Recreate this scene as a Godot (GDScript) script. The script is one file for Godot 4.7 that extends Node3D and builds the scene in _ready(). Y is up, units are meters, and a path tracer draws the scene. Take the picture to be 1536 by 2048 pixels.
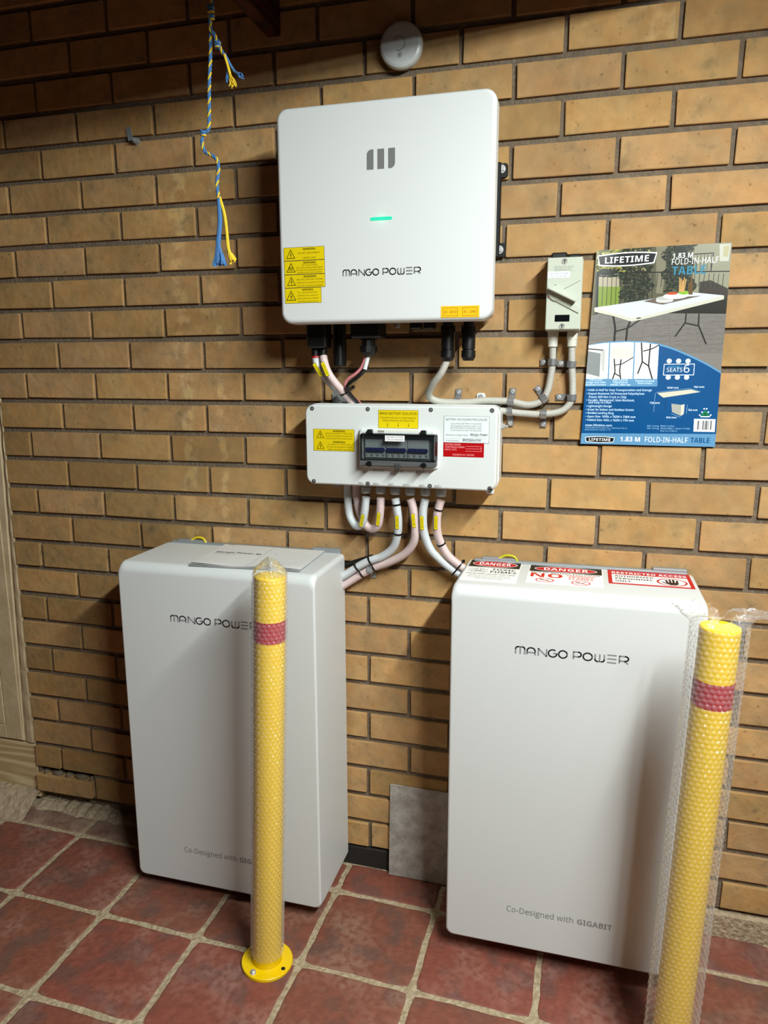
extends Node3D
# A brick garage wall with a white inverter, a battery isolator box, two white batteries and two wrapped yellow bollards.
# Wall face at z = 0, x to the right, y up, metres.

const B := 0.2353        # brick plus joint
const C := 0.086         # course height
var rng := RandomNumberGenerator.new()
var names := {}
var M := {}
var sans: SystemFont
var sans_bold: SystemFont
var mono: SystemFont
var serif: SystemFont


func _ready():
	rng.seed = 7
	# ---- camera
	var cam := Camera3D.new()
	cam.name = "camera"
	cam.transform = Transform3D(Basis(Vector3(0.9643, -0.0021, -0.2646), Vector3(-0.0485, 0.9817, -0.1844), Vector3(0.2602, 0.1907, 0.9465)).orthonormalized(), Vector3(1.5979, 1.4357, 1.8285))
	cam.fov = 70.167
	cam.near = 0.02
	cam.far = 30.0
	add_child(cam)
	cam.current = true
	# ---- surroundings: a closed garage at night
	var we := WorldEnvironment.new()
	we.name = "world_environment"
	var env := Environment.new()
	env.background_mode = Environment.BG_COLOR
	env.background_color = Color(0.01, 0.012, 0.016)
	env.tonemap_mode = Environment.TONE_MAPPER_LINEAR
	env.tonemap_exposure = 1.0
	env.sdfgi_enabled = true
	env.ssao_enabled = true
	env.ssil_enabled = true
	we.environment = env
	add_child(we)
	# ---- the ceiling batten, the only lamp
	make_batten(Vector3(2.17, 2.275, 1.5), 1.2, 7.2)
	# ---- fonts, materials
	sans = font("Droid Sans", 400)
	sans_bold = font("Droid Sans", 700)
	mono = font("Droid Sans Mono", 400)
	serif = font("Droid Serif", 700)
	make_materials()
	# ---- setting
	make_wall()
	make_floor()
	make_left_infill()
	make_room()
	# ---- things, largest first
	make_battery("left", Vector3(0.718, 0.0438, 0.0), "white floor-standing battery cabinet with a paper manual lying on top")
	make_battery("right", Vector3(1.5942, 0.0485, 0.0), "white floor-standing battery cabinet with three red danger stickers on top")
	make_inverter()
	make_isolator_box()
	make_switch()
	make_poster()
	make_bollards()
	make_conduits()
	make_clips()
	make_detector()
	make_rope()
	make_small()


# ------------------------------------------------------------------ naming
func numbered(s: String) -> String:
	var n: int = names.get(s, 0)
	names[s] = n + 1
	return s if n == 0 else "%s_%03d" % [s, n]


func thing(called: String, label: String, category: String, at := Vector3.ZERO, group := "") -> Node3D:
	var o := Node3D.new()
	o.name = numbered(called)
	add_child(o)
	o.position = at
	tag(o, label, category, group)
	return o


func tag(o: Node, label: String, category: String, group := ""):
	o.set_meta("label", label)
	o.set_meta("category", category)
	if group:
		o.set_meta("group", group)


func structure(called: String) -> Node3D:
	var o := Node3D.new()
	o.name = called
	o.set_meta("kind", "structure")
	add_child(o)
	return o


func part(called: String, mesh: Mesh, m: Material, parent: Node = self, at := Vector3.ZERO) -> MeshInstance3D:
	var o := MeshInstance3D.new()
	o.mesh = mesh
	o.material_override = m
	o.name = numbered(called) if parent == self else called
	o.cast_shadow = GeometryInstance3D.SHADOW_CASTING_SETTING_ON
	parent.add_child(o, true)
	o.position = at
	return o


# ------------------------------------------------------------------ geometry
func geo() -> SurfaceTool:
	var st := SurfaceTool.new()
	st.begin(Mesh.PRIMITIVE_TRIANGLES)
	st.set_smooth_group(-1)
	return st


func done(st: SurfaceTool) -> ArrayMesh:
	st.generate_normals()
	return st.commit()


func tri(st: SurfaceTool, a: Vector3, b: Vector3, c: Vector3):
	st.add_vertex(a)
	st.add_vertex(b)
	st.add_vertex(c)


# a, b, c, d counter-clockwise seen from outside
func quad(st: SurfaceTool, a: Vector3, b: Vector3, c: Vector3, d: Vector3):
	tri(st, a, c, b)
	tri(st, a, d, c)


func quv(st: SurfaceTool, p: Array, u: Array):
	for k in [0, 2, 1, 0, 3, 2]:
		st.set_uv(u[k])
		st.add_vertex(p[k])


# box between two corners with chamfered edges
func box(st: SurfaceTool, lo: Vector3, hi: Vector3, ch := 0.0):
	if ch <= 0.0:
		var p := []
		for k in 8:
			p.append(Vector3(hi.x if k & 1 else lo.x, hi.y if k & 2 else lo.y, hi.z if k & 4 else lo.z))
		for f in [[4, 5, 7, 6], [1, 0, 2, 3], [0, 4, 6, 2], [5, 1, 3, 7], [6, 7, 3, 2], [0, 1, 5, 4]]:
			quad(st, p[f[0]], p[f[1]], p[f[2]], p[f[3]])
		return
	var c := (lo + hi) / 2.0
	var h := (hi - lo) / 2.0
	ch = minf(ch, 0.99 * minf(h.x, minf(h.y, h.z)))
	hull(st, c, h, ch)


func hull(st: SurfaceTool, c: Vector3, h: Vector3, ch: float):
	# 24 vertices: for each corner three, one per face
	var f := func(s: Vector3, a: int) -> Vector3:
		var v := Vector3(s.x * (h.x - ch), s.y * (h.y - ch), s.z * (h.z - ch))
		v[a] = s[a] * h[a]
		return c + v
	for a in 3:
		var b := (a + 1) % 3
		var d := (a + 2) % 3
		for s in [-1.0, 1.0]:
			var q := []
			for k in [[-1, -1], [1, -1], [1, 1], [-1, 1]]:
				var v := Vector3.ZERO
				v[a] = s
				v[b] = k[0]
				v[d] = k[1]
				q.append(f.call(v, a))
			if s > 0:
				quad(st, q[0], q[1], q[2], q[3])
			else:
				quad(st, q[0], q[3], q[2], q[1])
		# edges along axis a, between faces b and d
		for sb in [-1.0, 1.0]:
			for sd in [-1.0, 1.0]:
				var q2 := []
				for k in [[-1.0, b], [1.0, b], [1.0, d], [-1.0, d]]:
					var v2 := Vector3.ZERO
					v2[a] = k[0]
					v2[b] = sb
					v2[d] = sd
					q2.append(f.call(v2, k[1]))
				if sb * sd > 0:
					quad(st, q2[3], q2[2], q2[1], q2[0])
				else:
					quad(st, q2[0], q2[1], q2[2], q2[3])
	for k in 8:
		var s3 := Vector3(1 if k & 1 else -1, 1 if k & 2 else -1, 1 if k & 4 else -1)
		var t0: Vector3 = f.call(s3, 0)
		var t1: Vector3 = f.call(s3, 1)
		var t2: Vector3 = f.call(s3, 2)
		if s3.x * s3.y * s3.z > 0:
			tri(st, t0, t2, t1)
		else:
			tri(st, t0, t1, t2)


func rect_outline(w: float, h: float, r: float, n := 6) -> PackedVector2Array:
	return rect_corners(w, h, [r, r, r, r], n)


# radii: top right, top left, bottom left, bottom right; counter-clockwise
func rect_corners(w: float, h: float, rr: Array, n := 6) -> PackedVector2Array:
	var out := PackedVector2Array()
	var cs := [Vector2(1, 1), Vector2(-1, 1), Vector2(-1, -1), Vector2(1, -1)]
	for k in 4:
		var r: float = rr[k]
		var cc := Vector2(cs[k].x * (w / 2 - r), cs[k].y * (h / 2 - r))
		if r <= 0.0:
			out.append(cc)
			continue
		for i in n + 1:
			var a := PI / 2 * (k + float(i) / n)
			out.append(cc + Vector2(cos(a), sin(a)) * r)
	return out


# extrude a counter-clockwise outline in xy along z; edge rings [[inset, z], ...] from back to front
func prism(st: SurfaceTool, outline: PackedVector2Array, rings: Array, at := Vector2.ZERO, cap_back := true):
	var n := outline.size()
	var mid := Vector2.ZERO
	for p in outline:
		mid += p / n
	var lay := []
	for r in rings:
		var q := PackedVector3Array()
		for i in n:
			var a := outline[(i + n - 1) % n]
			var b := outline[i]
			var c := outline[(i + 1) % n]
			var t := (c - b).normalized() + (b - a).normalized()
			t = t.normalized() if t.length() > 0.001 else (c - b).normalized()
			var nn := Vector2(-t.y, t.x)
			var p: Vector2 = b + nn * r[0] + at
			q.append(Vector3(p.x, p.y, r[1]))
		lay.append(q)
	for k in lay.size() - 1:
		for i in n:
			var j := (i + 1) % n
			quad(st, lay[k][i], lay[k][j], lay[k + 1][j], lay[k + 1][i])
	var idx := Geometry2D.triangulate_polygon(outline)
	for k in range(0, idx.size(), 3):
		var f: PackedVector3Array = lay[lay.size() - 1]
		tri_up(st, f[idx[k]], f[idx[k + 1]], f[idx[k + 2]], true)
		if cap_back:
			var g: PackedVector3Array = lay[0]
			tri_up(st, g[idx[k]], g[idx[k + 1]], g[idx[k + 2]], false)


func tri_up(st: SurfaceTool, a: Vector3, b: Vector3, c: Vector3, front: bool):
	var z := (b - a).cross(c - a).z
	if (z > 0) == front:
		tri(st, a, c, b)
	else:
		tri(st, a, b, c)


# profile [[radius, height], ...] turned about the axis through at along dir
func lathe(st: SurfaceTool, prof: Array, at := Vector3.ZERO, dir := Vector3.UP, n := 24, smooth := true):
	var z := dir.normalized()
	var x := z.cross(Vector3(0, 0, 1) if absf(z.z) < 0.9 else Vector3(1, 0, 0)).normalized()
	var y := z.cross(x)
	for k in prof.size() - 1:
		st.set_smooth_group(k + 1 if smooth else -1)
		for i in n:
			var a0 := TAU * i / n
			var a1 := TAU * (i + 1) / n
			var d0 := x * cos(a0) + y * sin(a0)
			var d1 := x * cos(a1) + y * sin(a1)
			var p: float = prof[k][0]
			var q: float = prof[k + 1][0]
			var lo: Vector3 = at + z * prof[k][1]
			var hi: Vector3 = at + z * prof[k + 1][1]
			if p > 0.0:
				tri(st, lo + d0 * p, hi + d1 * q, lo + d1 * p)
			if q > 0.0:
				tri(st, lo + d0 * p, hi + d0 * q, hi + d1 * q)
	st.set_smooth_group(-1)


func spline(pts: Array, step: float) -> PackedVector3Array:
	var cv := Curve3D.new()
	cv.bake_interval = step
	for i in pts.size():
		var t := Vector3.ZERO
		if i > 0 and i < pts.size() - 1:
			t = (pts[i + 1] - pts[i - 1]) / 6.0
		cv.add_point(pts[i], -t, t)
	var L := cv.get_baked_length()
	var n := maxi(2, int(L / step) + 1)
	var out := PackedVector3Array()
	for i in n:
		out.append(cv.sample_baked(L * i / (n - 1), true))
	return out


# tube along points; rad is a radius or a list of radii per point
func tube(st: SurfaceTool, p: PackedVector3Array, rad, n := 12, caps := true):
	var rings := []
	var side := Vector3.ZERO
	for i in p.size():
		var t := (p[mini(i + 1, p.size() - 1)] - p[maxi(i - 1, 0)]).normalized()
		if side == Vector3.ZERO:
			side = t.cross(Vector3(0.3, 0.2, 1)).normalized()
		side = (side - t * side.dot(t)).normalized()
		var up := t.cross(side)
		var r: float = rad if rad is float else rad[i]
		var q := PackedVector3Array()
		for k in n:
			var a := TAU * k / n
			q.append(p[i] + (side * cos(a) + up * sin(a)) * r)
		rings.append(q)
	st.set_smooth_group(1)
	for i in rings.size() - 1:
		for k in n:
			var j := (k + 1) % n
			quad(st, rings[i][k], rings[i][j], rings[i + 1][j], rings[i + 1][k])
	st.set_smooth_group(-1)
	if caps:
		for e in [0, rings.size() - 1]:
			for k in n:
				tri(st, p[e], rings[e][k], rings[e][(k + 1) % n])


# ------------------------------------------------------------------ printing: a small canvas
func font(n: String, w: int) -> SystemFont:
	var f := SystemFont.new()
	f.font_names = PackedStringArray([n])
	f.font_weight = w
	return f


func canvas(w: int, h: int, c: Color) -> Image:
	var im := Image.create(w, h, false, Image.FORMAT_RGBA8)
	im.fill(c)
	return im


func c_rect(im: Image, x: float, y: float, w: float, h: float, c: Color):
	im.fill_rect(Rect2i(roundi(x), roundi(y), maxi(1, roundi(w)), maxi(1, roundi(h))), c)


func c_poly(im: Image, p: Array, c: Color):
	var y0 := 1e9
	var y1 := -1e9
	for v in p:
		y0 = minf(y0, v.y)
		y1 = maxf(y1, v.y)
	for y in range(maxi(0, floori(y0)), mini(im.get_height(), ceili(y1) + 1)):
		var xs := []
		var yy := y + 0.5
		for i in p.size():
			var a: Vector2 = p[i]
			var b: Vector2 = p[(i + 1) % p.size()]
			if (a.y <= yy) != (b.y <= yy):
				xs.append(a.x + (yy - a.y) / (b.y - a.y) * (b.x - a.x))
		xs.sort()
		for k in range(0, xs.size() - 1, 2):
			var x0 := roundi(xs[k])
			var x1 := roundi(xs[k + 1])
			if x1 > x0:
				im.fill_rect(Rect2i(x0, y, x1 - x0, 1), c)


func c_line(im: Image, a: Vector2, b: Vector2, w: float, c: Color):
	var n := (b - a).orthogonal().normalized() * maxf(w, 1.0) / 2.0
	c_poly(im, [a + n, b + n, b - n, a - n], c)


func c_path(im: Image, p: Array, w: float, c: Color):
	for i in p.size() - 1:
		c_line(im, p[i], p[i + 1], w, c)
		c_disc(im, p[i + 1], w / 2, w / 2, c)


func c_disc(im: Image, at: Vector2, rx: float, ry: float, c: Color):
	var p := []
	for k in 28:
		p.append(at + Vector2(cos(TAU * k / 28) * rx, sin(TAU * k / 28) * ry))
	c_poly(im, p, c)


func c_ring(im: Image, at: Vector2, rx: float, ry: float, w: float, c: Color):
	var p := []
	for k in 33:
		p.append(at + Vector2(cos(TAU * k / 32) * rx, sin(TAU * k / 32) * ry))
	for k in 32:
		c_line(im, p[k], p[k + 1], w, c)


# text with its baseline at y; fit > 0 squeezes it to that width; align 0 left, 1 centre, 2 right
func c_text(im: Image, s: String, x: float, y: float, size: int, c: Color, f: SystemFont, fit := 0.0, align := 0, shear := 0.0):
	var ts := TextServerManager.get_primary_interface()
	var sh := ts.create_shaped_text()
	ts.shaped_text_add_string(sh, s, f.get_rids(), size)
	var gl := ts.shaped_text_get_glyphs(sh)
	var wide := 0.0
	for g in gl:
		wide += g.advance
	if wide < 1.0:
		return
	var tall := int(size * 1.5)
	var lay := Image.create(int(wide) + size, tall, false, Image.FORMAT_RGBA8)
	lay.fill(Color(c.r, c.g, c.b, 0.0))
	var pen := size * 0.25
	var base := int(size * 1.1)
	for g in gl:
		var rid: RID = g.font_rid
		var key := Vector2i(g.font_size, 0)
		ts.font_render_glyph(rid, key, g.index)
		var ti := ts.font_get_glyph_texture_idx(rid, key, g.index)
		var rc := ts.font_get_glyph_uv_rect(rid, key, g.index)
		var of := ts.font_get_glyph_offset(rid, key, g.index)
		if ti >= 0 and rc.size.x > 0:
			var src := ts.font_get_texture_image(rid, key, ti).get_region(Rect2i(rc))
			src.convert(Image.FORMAT_LA8)
			var data := src.get_data()
			var out := PackedByteArray()
			var n := data.size() / 2
			out.resize(n * 4)
			for k in n:
				out[4 * k] = int(c.r * 255)
				out[4 * k + 1] = int(c.g * 255)
				out[4 * k + 2] = int(c.b * 255)
				out[4 * k + 3] = data[2 * k + 1]
			var ink := Image.create_from_data(src.get_width(), src.get_height(), false, Image.FORMAT_RGBA8, out)
			lay.blend_rect(ink, Rect2i(Vector2i.ZERO, ink.get_size()), Vector2i(int(pen + of.x), base + int(of.y)))
		pen += g.advance
	ts.free_rid(sh)
	var k := 1.0
	if fit > 0.0:
		k = fit / wide
		lay.resize(maxi(1, int(lay.get_width() * k)), tall, Image.INTERPOLATE_BILINEAR)
	var left := x - size * 0.25 * k - wide * k * 0.5 * align
	if shear != 0.0:
		for r in tall:
			im.blend_rect(lay, Rect2i(0, r, lay.get_width(), 1), Vector2i(int(left + (base - r) * shear), int(y) - base + r))
	else:
		im.blend_rect(lay, Rect2i(Vector2i.ZERO, lay.get_size()), Vector2i(int(left), int(y) - base))


func printed(im: Image, rough := 0.45) -> StandardMaterial3D:
	var m := StandardMaterial3D.new()
	im.generate_mipmaps()
	m.albedo_texture = ImageTexture.create_from_image(im)
	m.roughness = rough
	m.metallic_specular = 0.4
	return m


# a thin printed sheet, w by h, facing +z, its origin in its middle at the back
func sheet(w: float, h: float, t := 0.0004) -> ArrayMesh:
	var st := geo()
	var x := w / 2
	var y := h / 2
	quv(st, [Vector3(-x, -y, t), Vector3(x, -y, t), Vector3(x, y, t), Vector3(-x, y, t)], [Vector2(0, 1), Vector2(1, 1), Vector2(1, 0), Vector2(0, 0)])
	var e := Vector2(0.004, 0.004)
	for s in [[Vector3(-x, y, 0), Vector3(-x, -y, 0)], [Vector3(x, -y, 0), Vector3(x, y, 0)], [Vector3(x, y, 0), Vector3(-x, y, 0)], [Vector3(-x, -y, 0), Vector3(x, -y, 0)]]:
		var z := Vector3(0, 0, t)
		quv(st, [s[0], s[1], s[1] + z, s[0] + z], [e, e, e, e])
	return done(st)


func sticker(parent: Node, called: String, x0: float, y0: float, x1: float, y1: float, z: float, im: Image, label: String, rough := 0.4) -> MeshInstance3D:
	var o := part(called, sheet(x1 - x0, y1 - y0), printed(im, rough), parent, Vector3((x0 + x1) / 2, (y0 + y1) / 2, z))
	if label:
		o.set_meta("label", label)
	return o


# ------------------------------------------------------------------ materials
func mat(c: Color, rough := 0.6, metal := 0.0, spec := 0.5) -> StandardMaterial3D:
	var m := StandardMaterial3D.new()
	m.albedo_color = c
	m.roughness = rough
	m.metallic = metal
	m.metallic_specular = spec
	return m


func noise(freq: float, oct := 4, seed_ := 1, kind := FastNoiseLite.TYPE_SIMPLEX_SMOOTH) -> FastNoiseLite:
	var n := FastNoiseLite.new()
	n.seed = seed_
	n.noise_type = kind
	n.frequency = freq
	n.fractal_octaves = oct
	return n


func grey(freq: float, size: int, oct := 4, seed_ := 1, kind := FastNoiseLite.TYPE_SIMPLEX_SMOOTH) -> PackedByteArray:
	var im := noise(freq, oct, seed_, kind).get_seamless_image(size, size)
	im.convert(Image.FORMAT_L8)
	return im.get_data()


func bumps(freq: float, size: int, strength: float, seed_ := 3, oct := 5) -> ImageTexture:
	var im := noise(freq, oct, seed_).get_seamless_image(size, size)
	im.convert(Image.FORMAT_RGBA8)
	im.bump_map_to_normal_map(strength)
	return ImageTexture.create_from_image(im)


func tri_world(m: StandardMaterial3D, per_metre: float):
	m.uv1_triplanar = true
	m.uv1_world_triplanar = true
	m.uv1_scale = Vector3.ONE * per_metre


func make_materials():
	M.white = mat(Color(0.835, 0.845, 0.84), 0.42)
	M.white_gloss = mat(Color(0.85, 0.865, 0.855), 0.3)
	M.black = mat(Color(0.025, 0.026, 0.03), 0.45)
	M.black_tie = mat(Color(0.02, 0.02, 0.022), 0.4)
	M.ink = mat(Color(0.2, 0.2, 0.2), 0.6)
	M.ink_grey = mat(Color(0.54, 0.54, 0.545), 0.6)
	M.emblem = mat(Color(0.45, 0.455, 0.45), 0.4)
	M.steel = mat(Color(0.82, 0.82, 0.82), 0.3, 0.6)
	M.strap = mat(Color(0.66, 0.66, 0.66), 0.3, 0.65)
	M.zinc = mat(Color(0.62, 0.64, 0.65), 0.45, 0.4)
	M.conduit_white = mat(Color(0.82, 0.84, 0.85), 0.45)
	M.conduit_pink = mat(Color(0.86, 0.77, 0.76), 0.45)
	M.conduit_grey = mat(Color(0.72, 0.71, 0.67), 0.5)
	M.gland = mat(Color(0.62, 0.64, 0.63), 0.5)
	M.beige = mat(Color(0.735, 0.755, 0.695), 0.4)
	M.red = mat(Color(0.72, 0.06, 0.06), 0.4)
	M.pink = mat(Color(0.8, 0.48, 0.5), 0.5)
	M.yellow_green = mat(Color(0.75, 0.75, 0.1), 0.5)
	M.bollard = mat(Color(0.93, 0.77, 0.0), 0.35)
	M.band = mat(Color(0.66, 0.09, 0.15), 0.4)
	M.paper = mat(Color(0.86, 0.86, 0.85), 0.7)
	var pane := mat(Color(0.93, 0.95, 0.96, 0.085), 0.07)
	pane.transparency = BaseMaterial3D.TRANSPARENCY_ALPHA
	M.film = pane
	var smoke := mat(Color(0.15, 0.17, 0.18, 0.26), 0.06)
	smoke.transparency = BaseMaterial3D.TRANSPARENCY_ALPHA
	M.smoke = smoke
	# brick: one picture for the whole wall, 2.6 m across, holding its stains; eight tones share it
	var S := 1024
	var a := grey(0.012, S, 4, 11)
	var b := grey(0.05, S, 4, 12)
	var d := grey(0.16, S, 2, 13)
	var st := grey(0.03, S, 5, 14)
	var px := PackedByteArray()
	px.resize(S * S * 3)
	var per := 2.6 / S
	for r in S:
		var y := 2.6 - r * per
		for c in S:
			var x := c * per
			var i := r * S + c
			var t := 0.88 + (a[i] - 128) * 0.0005 + (b[i] - 128) * 0.0004
			var hue := (st[i] - 128) * 0.0003
			if d[i] > 205:
				t -= (d[i] - 205) * 0.007
			if st[i] < 70:
				t -= (70 - st[i]) * 0.002
			var w := 0.0
			# pale salt streaks run down below two fixings
			if y < 1.95 and y > 0.8:
				for s in [[0.525, 0.022], [0.632, 0.014]]:
					var u: float = absf(x - s[0] + (a[i] - 128) * 0.00012) / s[1]
					if u < 1.0:
						w = maxf(w, clampf((b[i] - 96) / 60.0, 0.0, 1.0) * clampf((1.0 - u) * 2.5, 0.0, 1.0) * 0.48)
			if x > 1.66 and x < 1.74 and y > 2.13:
				w = maxf(w, clampf((b[i] - 100) / 70.0, 0.0, 1.0) * 0.3)
			px[3 * i] = int(clampf(t + hue + w * 0.18, 0, 1) * 255)
			px[3 * i + 1] = int(clampf(t + w * 0.28, 0, 1) * 255)
			px[3 * i + 2] = int(clampf(t - hue + w * 0.55, 0, 1) * 255)
	var wall_tex := ImageTexture.create_from_image(Image.create_from_data(S, S, false, Image.FORMAT_RGB8, px))
	var wall_bump := bumps(0.09, 1024, 5.0, 5)
	M.brick = []
	for k in 8:
		var tone := 0.93 + 0.014 * k
		var m := mat(Color(0.815 * tone, 0.648 * tone, (0.425 + 0.012 * (k % 3)) * tone), 0.85, 0.0, 0.25)
		m.albedo_texture = wall_tex
		m.normal_enabled = true
		m.normal_texture = wall_bump
		m.normal_scale = 0.09
		tri_world(m, 1.0 / 2.6)
		M.brick.append(m)
	var old := []
	for k in 4:
		var m2: StandardMaterial3D = M.brick[k].duplicate()
		m2.albedo_color = Color(0.70 + 0.012 * k, 0.555 + 0.012 * k, 0.36 + 0.01 * k)
		old.append(m2)
	M.brick_dirty = old
	M.mortar = mat(Color(0.53, 0.47, 0.4), 0.95, 0.0, 0.2)
	M.mortar.albedo_texture = wall_tex
	M.mortar.normal_enabled = true
	M.mortar.normal_texture = bumps(0.12, 512, 1.5, 6)
	tri_world(M.mortar, 1.6)
	M.cement = mat(Color(0.74, 0.68, 0.6), 0.95, 0.0, 0.2)
	M.cement.albedo_texture = speckle(512, 0.04, Color(0.8, 0.75, 0.68), Color(1, 0.98, 0.95), 21)
	M.cement.normal_enabled = true
	M.cement.normal_texture = bumps(0.05, 512, 4.0, 7)
	tri_world(M.cement, 2.5)
	M.grout = M.cement.duplicate()
	M.grout.albedo_color = Color(0.74, 0.69, 0.6)
	# floor tiles: red clay with pale scuffs and dust that lies in patches
	M.tile = []
	var tile_tex := clay(1024)
	var tile_bump := bumps(0.03, 1024, 2.5, 9)
	for k in 5:
		var m3 := mat(Color(0.94 + 0.02 * (k % 3), 0.92 + 0.025 * (k % 2), 0.92), 0.55, 0.0, 0.4)
		m3.albedo_texture = tile_tex
		m3.normal_enabled = true
		m3.normal_texture = tile_bump
		m3.normal_scale = 0.7
		tri_world(m3, 1.0 / 1.3)
		M.tile.append(m3)
	var dusty: StandardMaterial3D = M.tile[0].duplicate()
	dusty.albedo_texture = speckle(512, 0.02, Color(0.5, 0.36, 0.3), Color(0.68, 0.58, 0.5), 33)
	dusty.albedo_color = Color(0.9, 0.9, 0.9)
	dusty.roughness = 0.95
	M.tile_dusty = dusty
	# timber
	M.pine = mat(Color(1, 1, 1), 0.6)
	M.pine.albedo_texture = grain(512, Color(0.72, 0.61, 0.43), Color(0.86, 0.77, 0.6))
	M.pine.uv1_triplanar = true
	M.pine.uv1_scale = Vector3(0.35, 3.0, 1.2)
	M.cream = mat(Color(0.82, 0.74, 0.6), 0.5)
	M.cream.albedo_texture = speckle(512, 0.015, Color(0.9, 0.88, 0.85), Color(1, 1, 1), 44)
	tri_world(M.cream, 1.5)
	M.rafter = mat(Color(0.32, 0.13, 0.09), 0.6)
	M.rafter.albedo_texture = grain(512, Color(0.6, 0.55, 0.5), Color(1, 1, 1))
	M.rafter.uv1_triplanar = true
	M.rafter.uv1_scale = Vector3(3, 3, 0.7)
	M.board = mat(Color(0.74, 0.72, 0.69), 0.8)
	M.board.albedo_texture = speckle(512, 0.02, Color(0.78, 0.76, 0.74), Color(1, 1, 1), 55)
	tri_world(M.board, 2.0)


func speckle(n: int, freq: float, c0: Color, c1: Color, seed_: int) -> ImageTexture:
	var a := grey(freq, n, 5, seed_)
	var b := grey(freq * 6, n, 3, seed_ + 1)
	var px := PackedByteArray()
	px.resize(n * n * 3)
	for i in n * n:
		var t := clampf((a[i] * 0.65 + b[i] * 0.35 - 60) / 140.0, 0, 1)
		px[3 * i] = int(lerpf(c0.r, c1.r, t) * 255)
		px[3 * i + 1] = int(lerpf(c0.g, c1.g, t) * 255)
		px[3 * i + 2] = int(lerpf(c0.b, c1.b, t) * 255)
	return ImageTexture.create_from_image(Image.create_from_data(n, n, false, Image.FORMAT_RGB8, px))


func grain(n: int, c0: Color, c1: Color) -> ImageTexture:
	var a := grey(0.006, n, 3, 61)
	var px := PackedByteArray()
	px.resize(n * n * 3)
	for r in n:
		for c in n:
			var i := r * n + c
			var t := 0.5 + 0.5 * sin(r * TAU * 9 / n + (a[i] - 128) * 0.05)
			t = pow(t, 1.6)
			px[3 * i] = int(lerpf(c0.r, c1.r, t) * 255)
			px[3 * i + 1] = int(lerpf(c0.g, c1.g, t) * 255)
			px[3 * i + 2] = int(lerpf(c0.b, c1.b, t) * 255)
	return ImageTexture.create_from_image(Image.create_from_data(n, n, false, Image.FORMAT_RGB8, px))


func clay(n: int) -> ImageTexture:
	var a := grey(0.006, n, 5, 71)
	var b := grey(0.05, n, 4, 72)
	var d := grey(0.12, n, 3, 73)
	var e := grey(0.01, n, 3, 74)
	var px := PackedByteArray()
	px.resize(n * n * 3)
	for r in n:
		for c in n:
			var i := r * n + c
			var k := 1.0 + (b[i] - 128) * 0.0007
			var col := Color(0.525, 0.312, 0.253) * k
			col = col.lerp(Color(0.42, 0.31, 0.28), clampf((128 - e[i]) / 80.0, 0, 0.8))
			# dust lies in broad soft-edged patches, broken up by a finer grain
			var dust := clampf((a[i] - 112) / 90.0, 0, 1) * clampf((b[i] - 40) / 110.0, 0.2, 1) * 0.6
			# short scuffs, all swept one way
			var q := d[(r * 2 + c) % n * n + (c * 3 / 8 + r / 5) % n]
			if q > 182:
				dust = maxf(dust, clampf((q - 182) / 45.0, 0, 1) * 0.45)
			col = col.lerp(Color(0.62, 0.5, 0.45), dust)
			px[3 * i] = int(clampf(col.r, 0, 1) * 255)
			px[3 * i + 1] = int(clampf(col.g, 0, 1) * 255)
			px[3 * i + 2] = int(clampf(col.b, 0, 1) * 255)
	return ImageTexture.create_from_image(Image.create_from_data(n, n, false, Image.FORMAT_RGB8, px))


# ------------------------------------------------------------------ lamp
func make_batten(at: Vector3, long: float, power: float):
	var t := thing("ceiling_batten_light", "long white LED batten fixed under the ceiling on the right, out of the picture", "light", at)
	var st := geo()
	box(st, Vector3(-0.035, 0.0, -long / 2 - 0.02), Vector3(0.035, 0.05, long / 2 + 0.02), 0.006)
	part("body", done(st), M.get("white", mat(Color(0.85, 0.85, 0.85), 0.5)), t)
	var glow := mat(Color(0.95, 0.95, 0.95), 0.5)
	glow.emission_enabled = true
	glow.emission = Color(0.97, 0.98, 0.97)
	glow.emission_energy_multiplier = 2.0
	st = geo()
	var sec := [Vector2(-0.027, 0.0), Vector2(-0.024, -0.014), Vector2(-0.012, -0.024), Vector2(0.012, -0.024), Vector2(0.024, -0.014), Vector2(0.027, 0.0)]
	for k in 5:
		var a: Vector2 = sec[k]
		var b: Vector2 = sec[k + 1]
		quad(st, Vector3(a.x, a.y, -long / 2), Vector3(b.x, b.y, -long / 2), Vector3(b.x, b.y, long / 2), Vector3(a.x, a.y, long / 2))
	for z in [-long / 2, long / 2]:
		for k in range(1, 5):
			tri(st, Vector3(sec[0].x, sec[0].y, z), Vector3(sec[k].x, sec[k].y, z), Vector3(sec[k + 1].x, sec[k + 1].y, z))
	part("light_diffuser", done(st), glow, t)
	# the three glowing faces: left, down, right
	for f in [[Vector3(-0.029, -0.012, 0), Vector3(-1, 0, 0), 0.022], [Vector3(0, -0.027, 0), Vector3(0, -1, 0), 0.05], [Vector3(0.029, -0.012, 0), Vector3(1, 0, 0), 0.024]]:
		var l := AreaLight3D.new()
		l.name = "lamp_light"
		l.area_size = Vector2(f[2], long)
		l.light_color = Color(0.955, 0.985, 0.975)
		l.light_energy = power * f[2] / 0.042
		l.area_range = 8.0
		l.shadow_enabled = true
		t.add_child(l, true)
		var z: Vector3 = -f[1]
		var y := Vector3(0, 0, 1)
		l.transform = Transform3D(Basis(y.cross(z), y, z), f[0])


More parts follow.
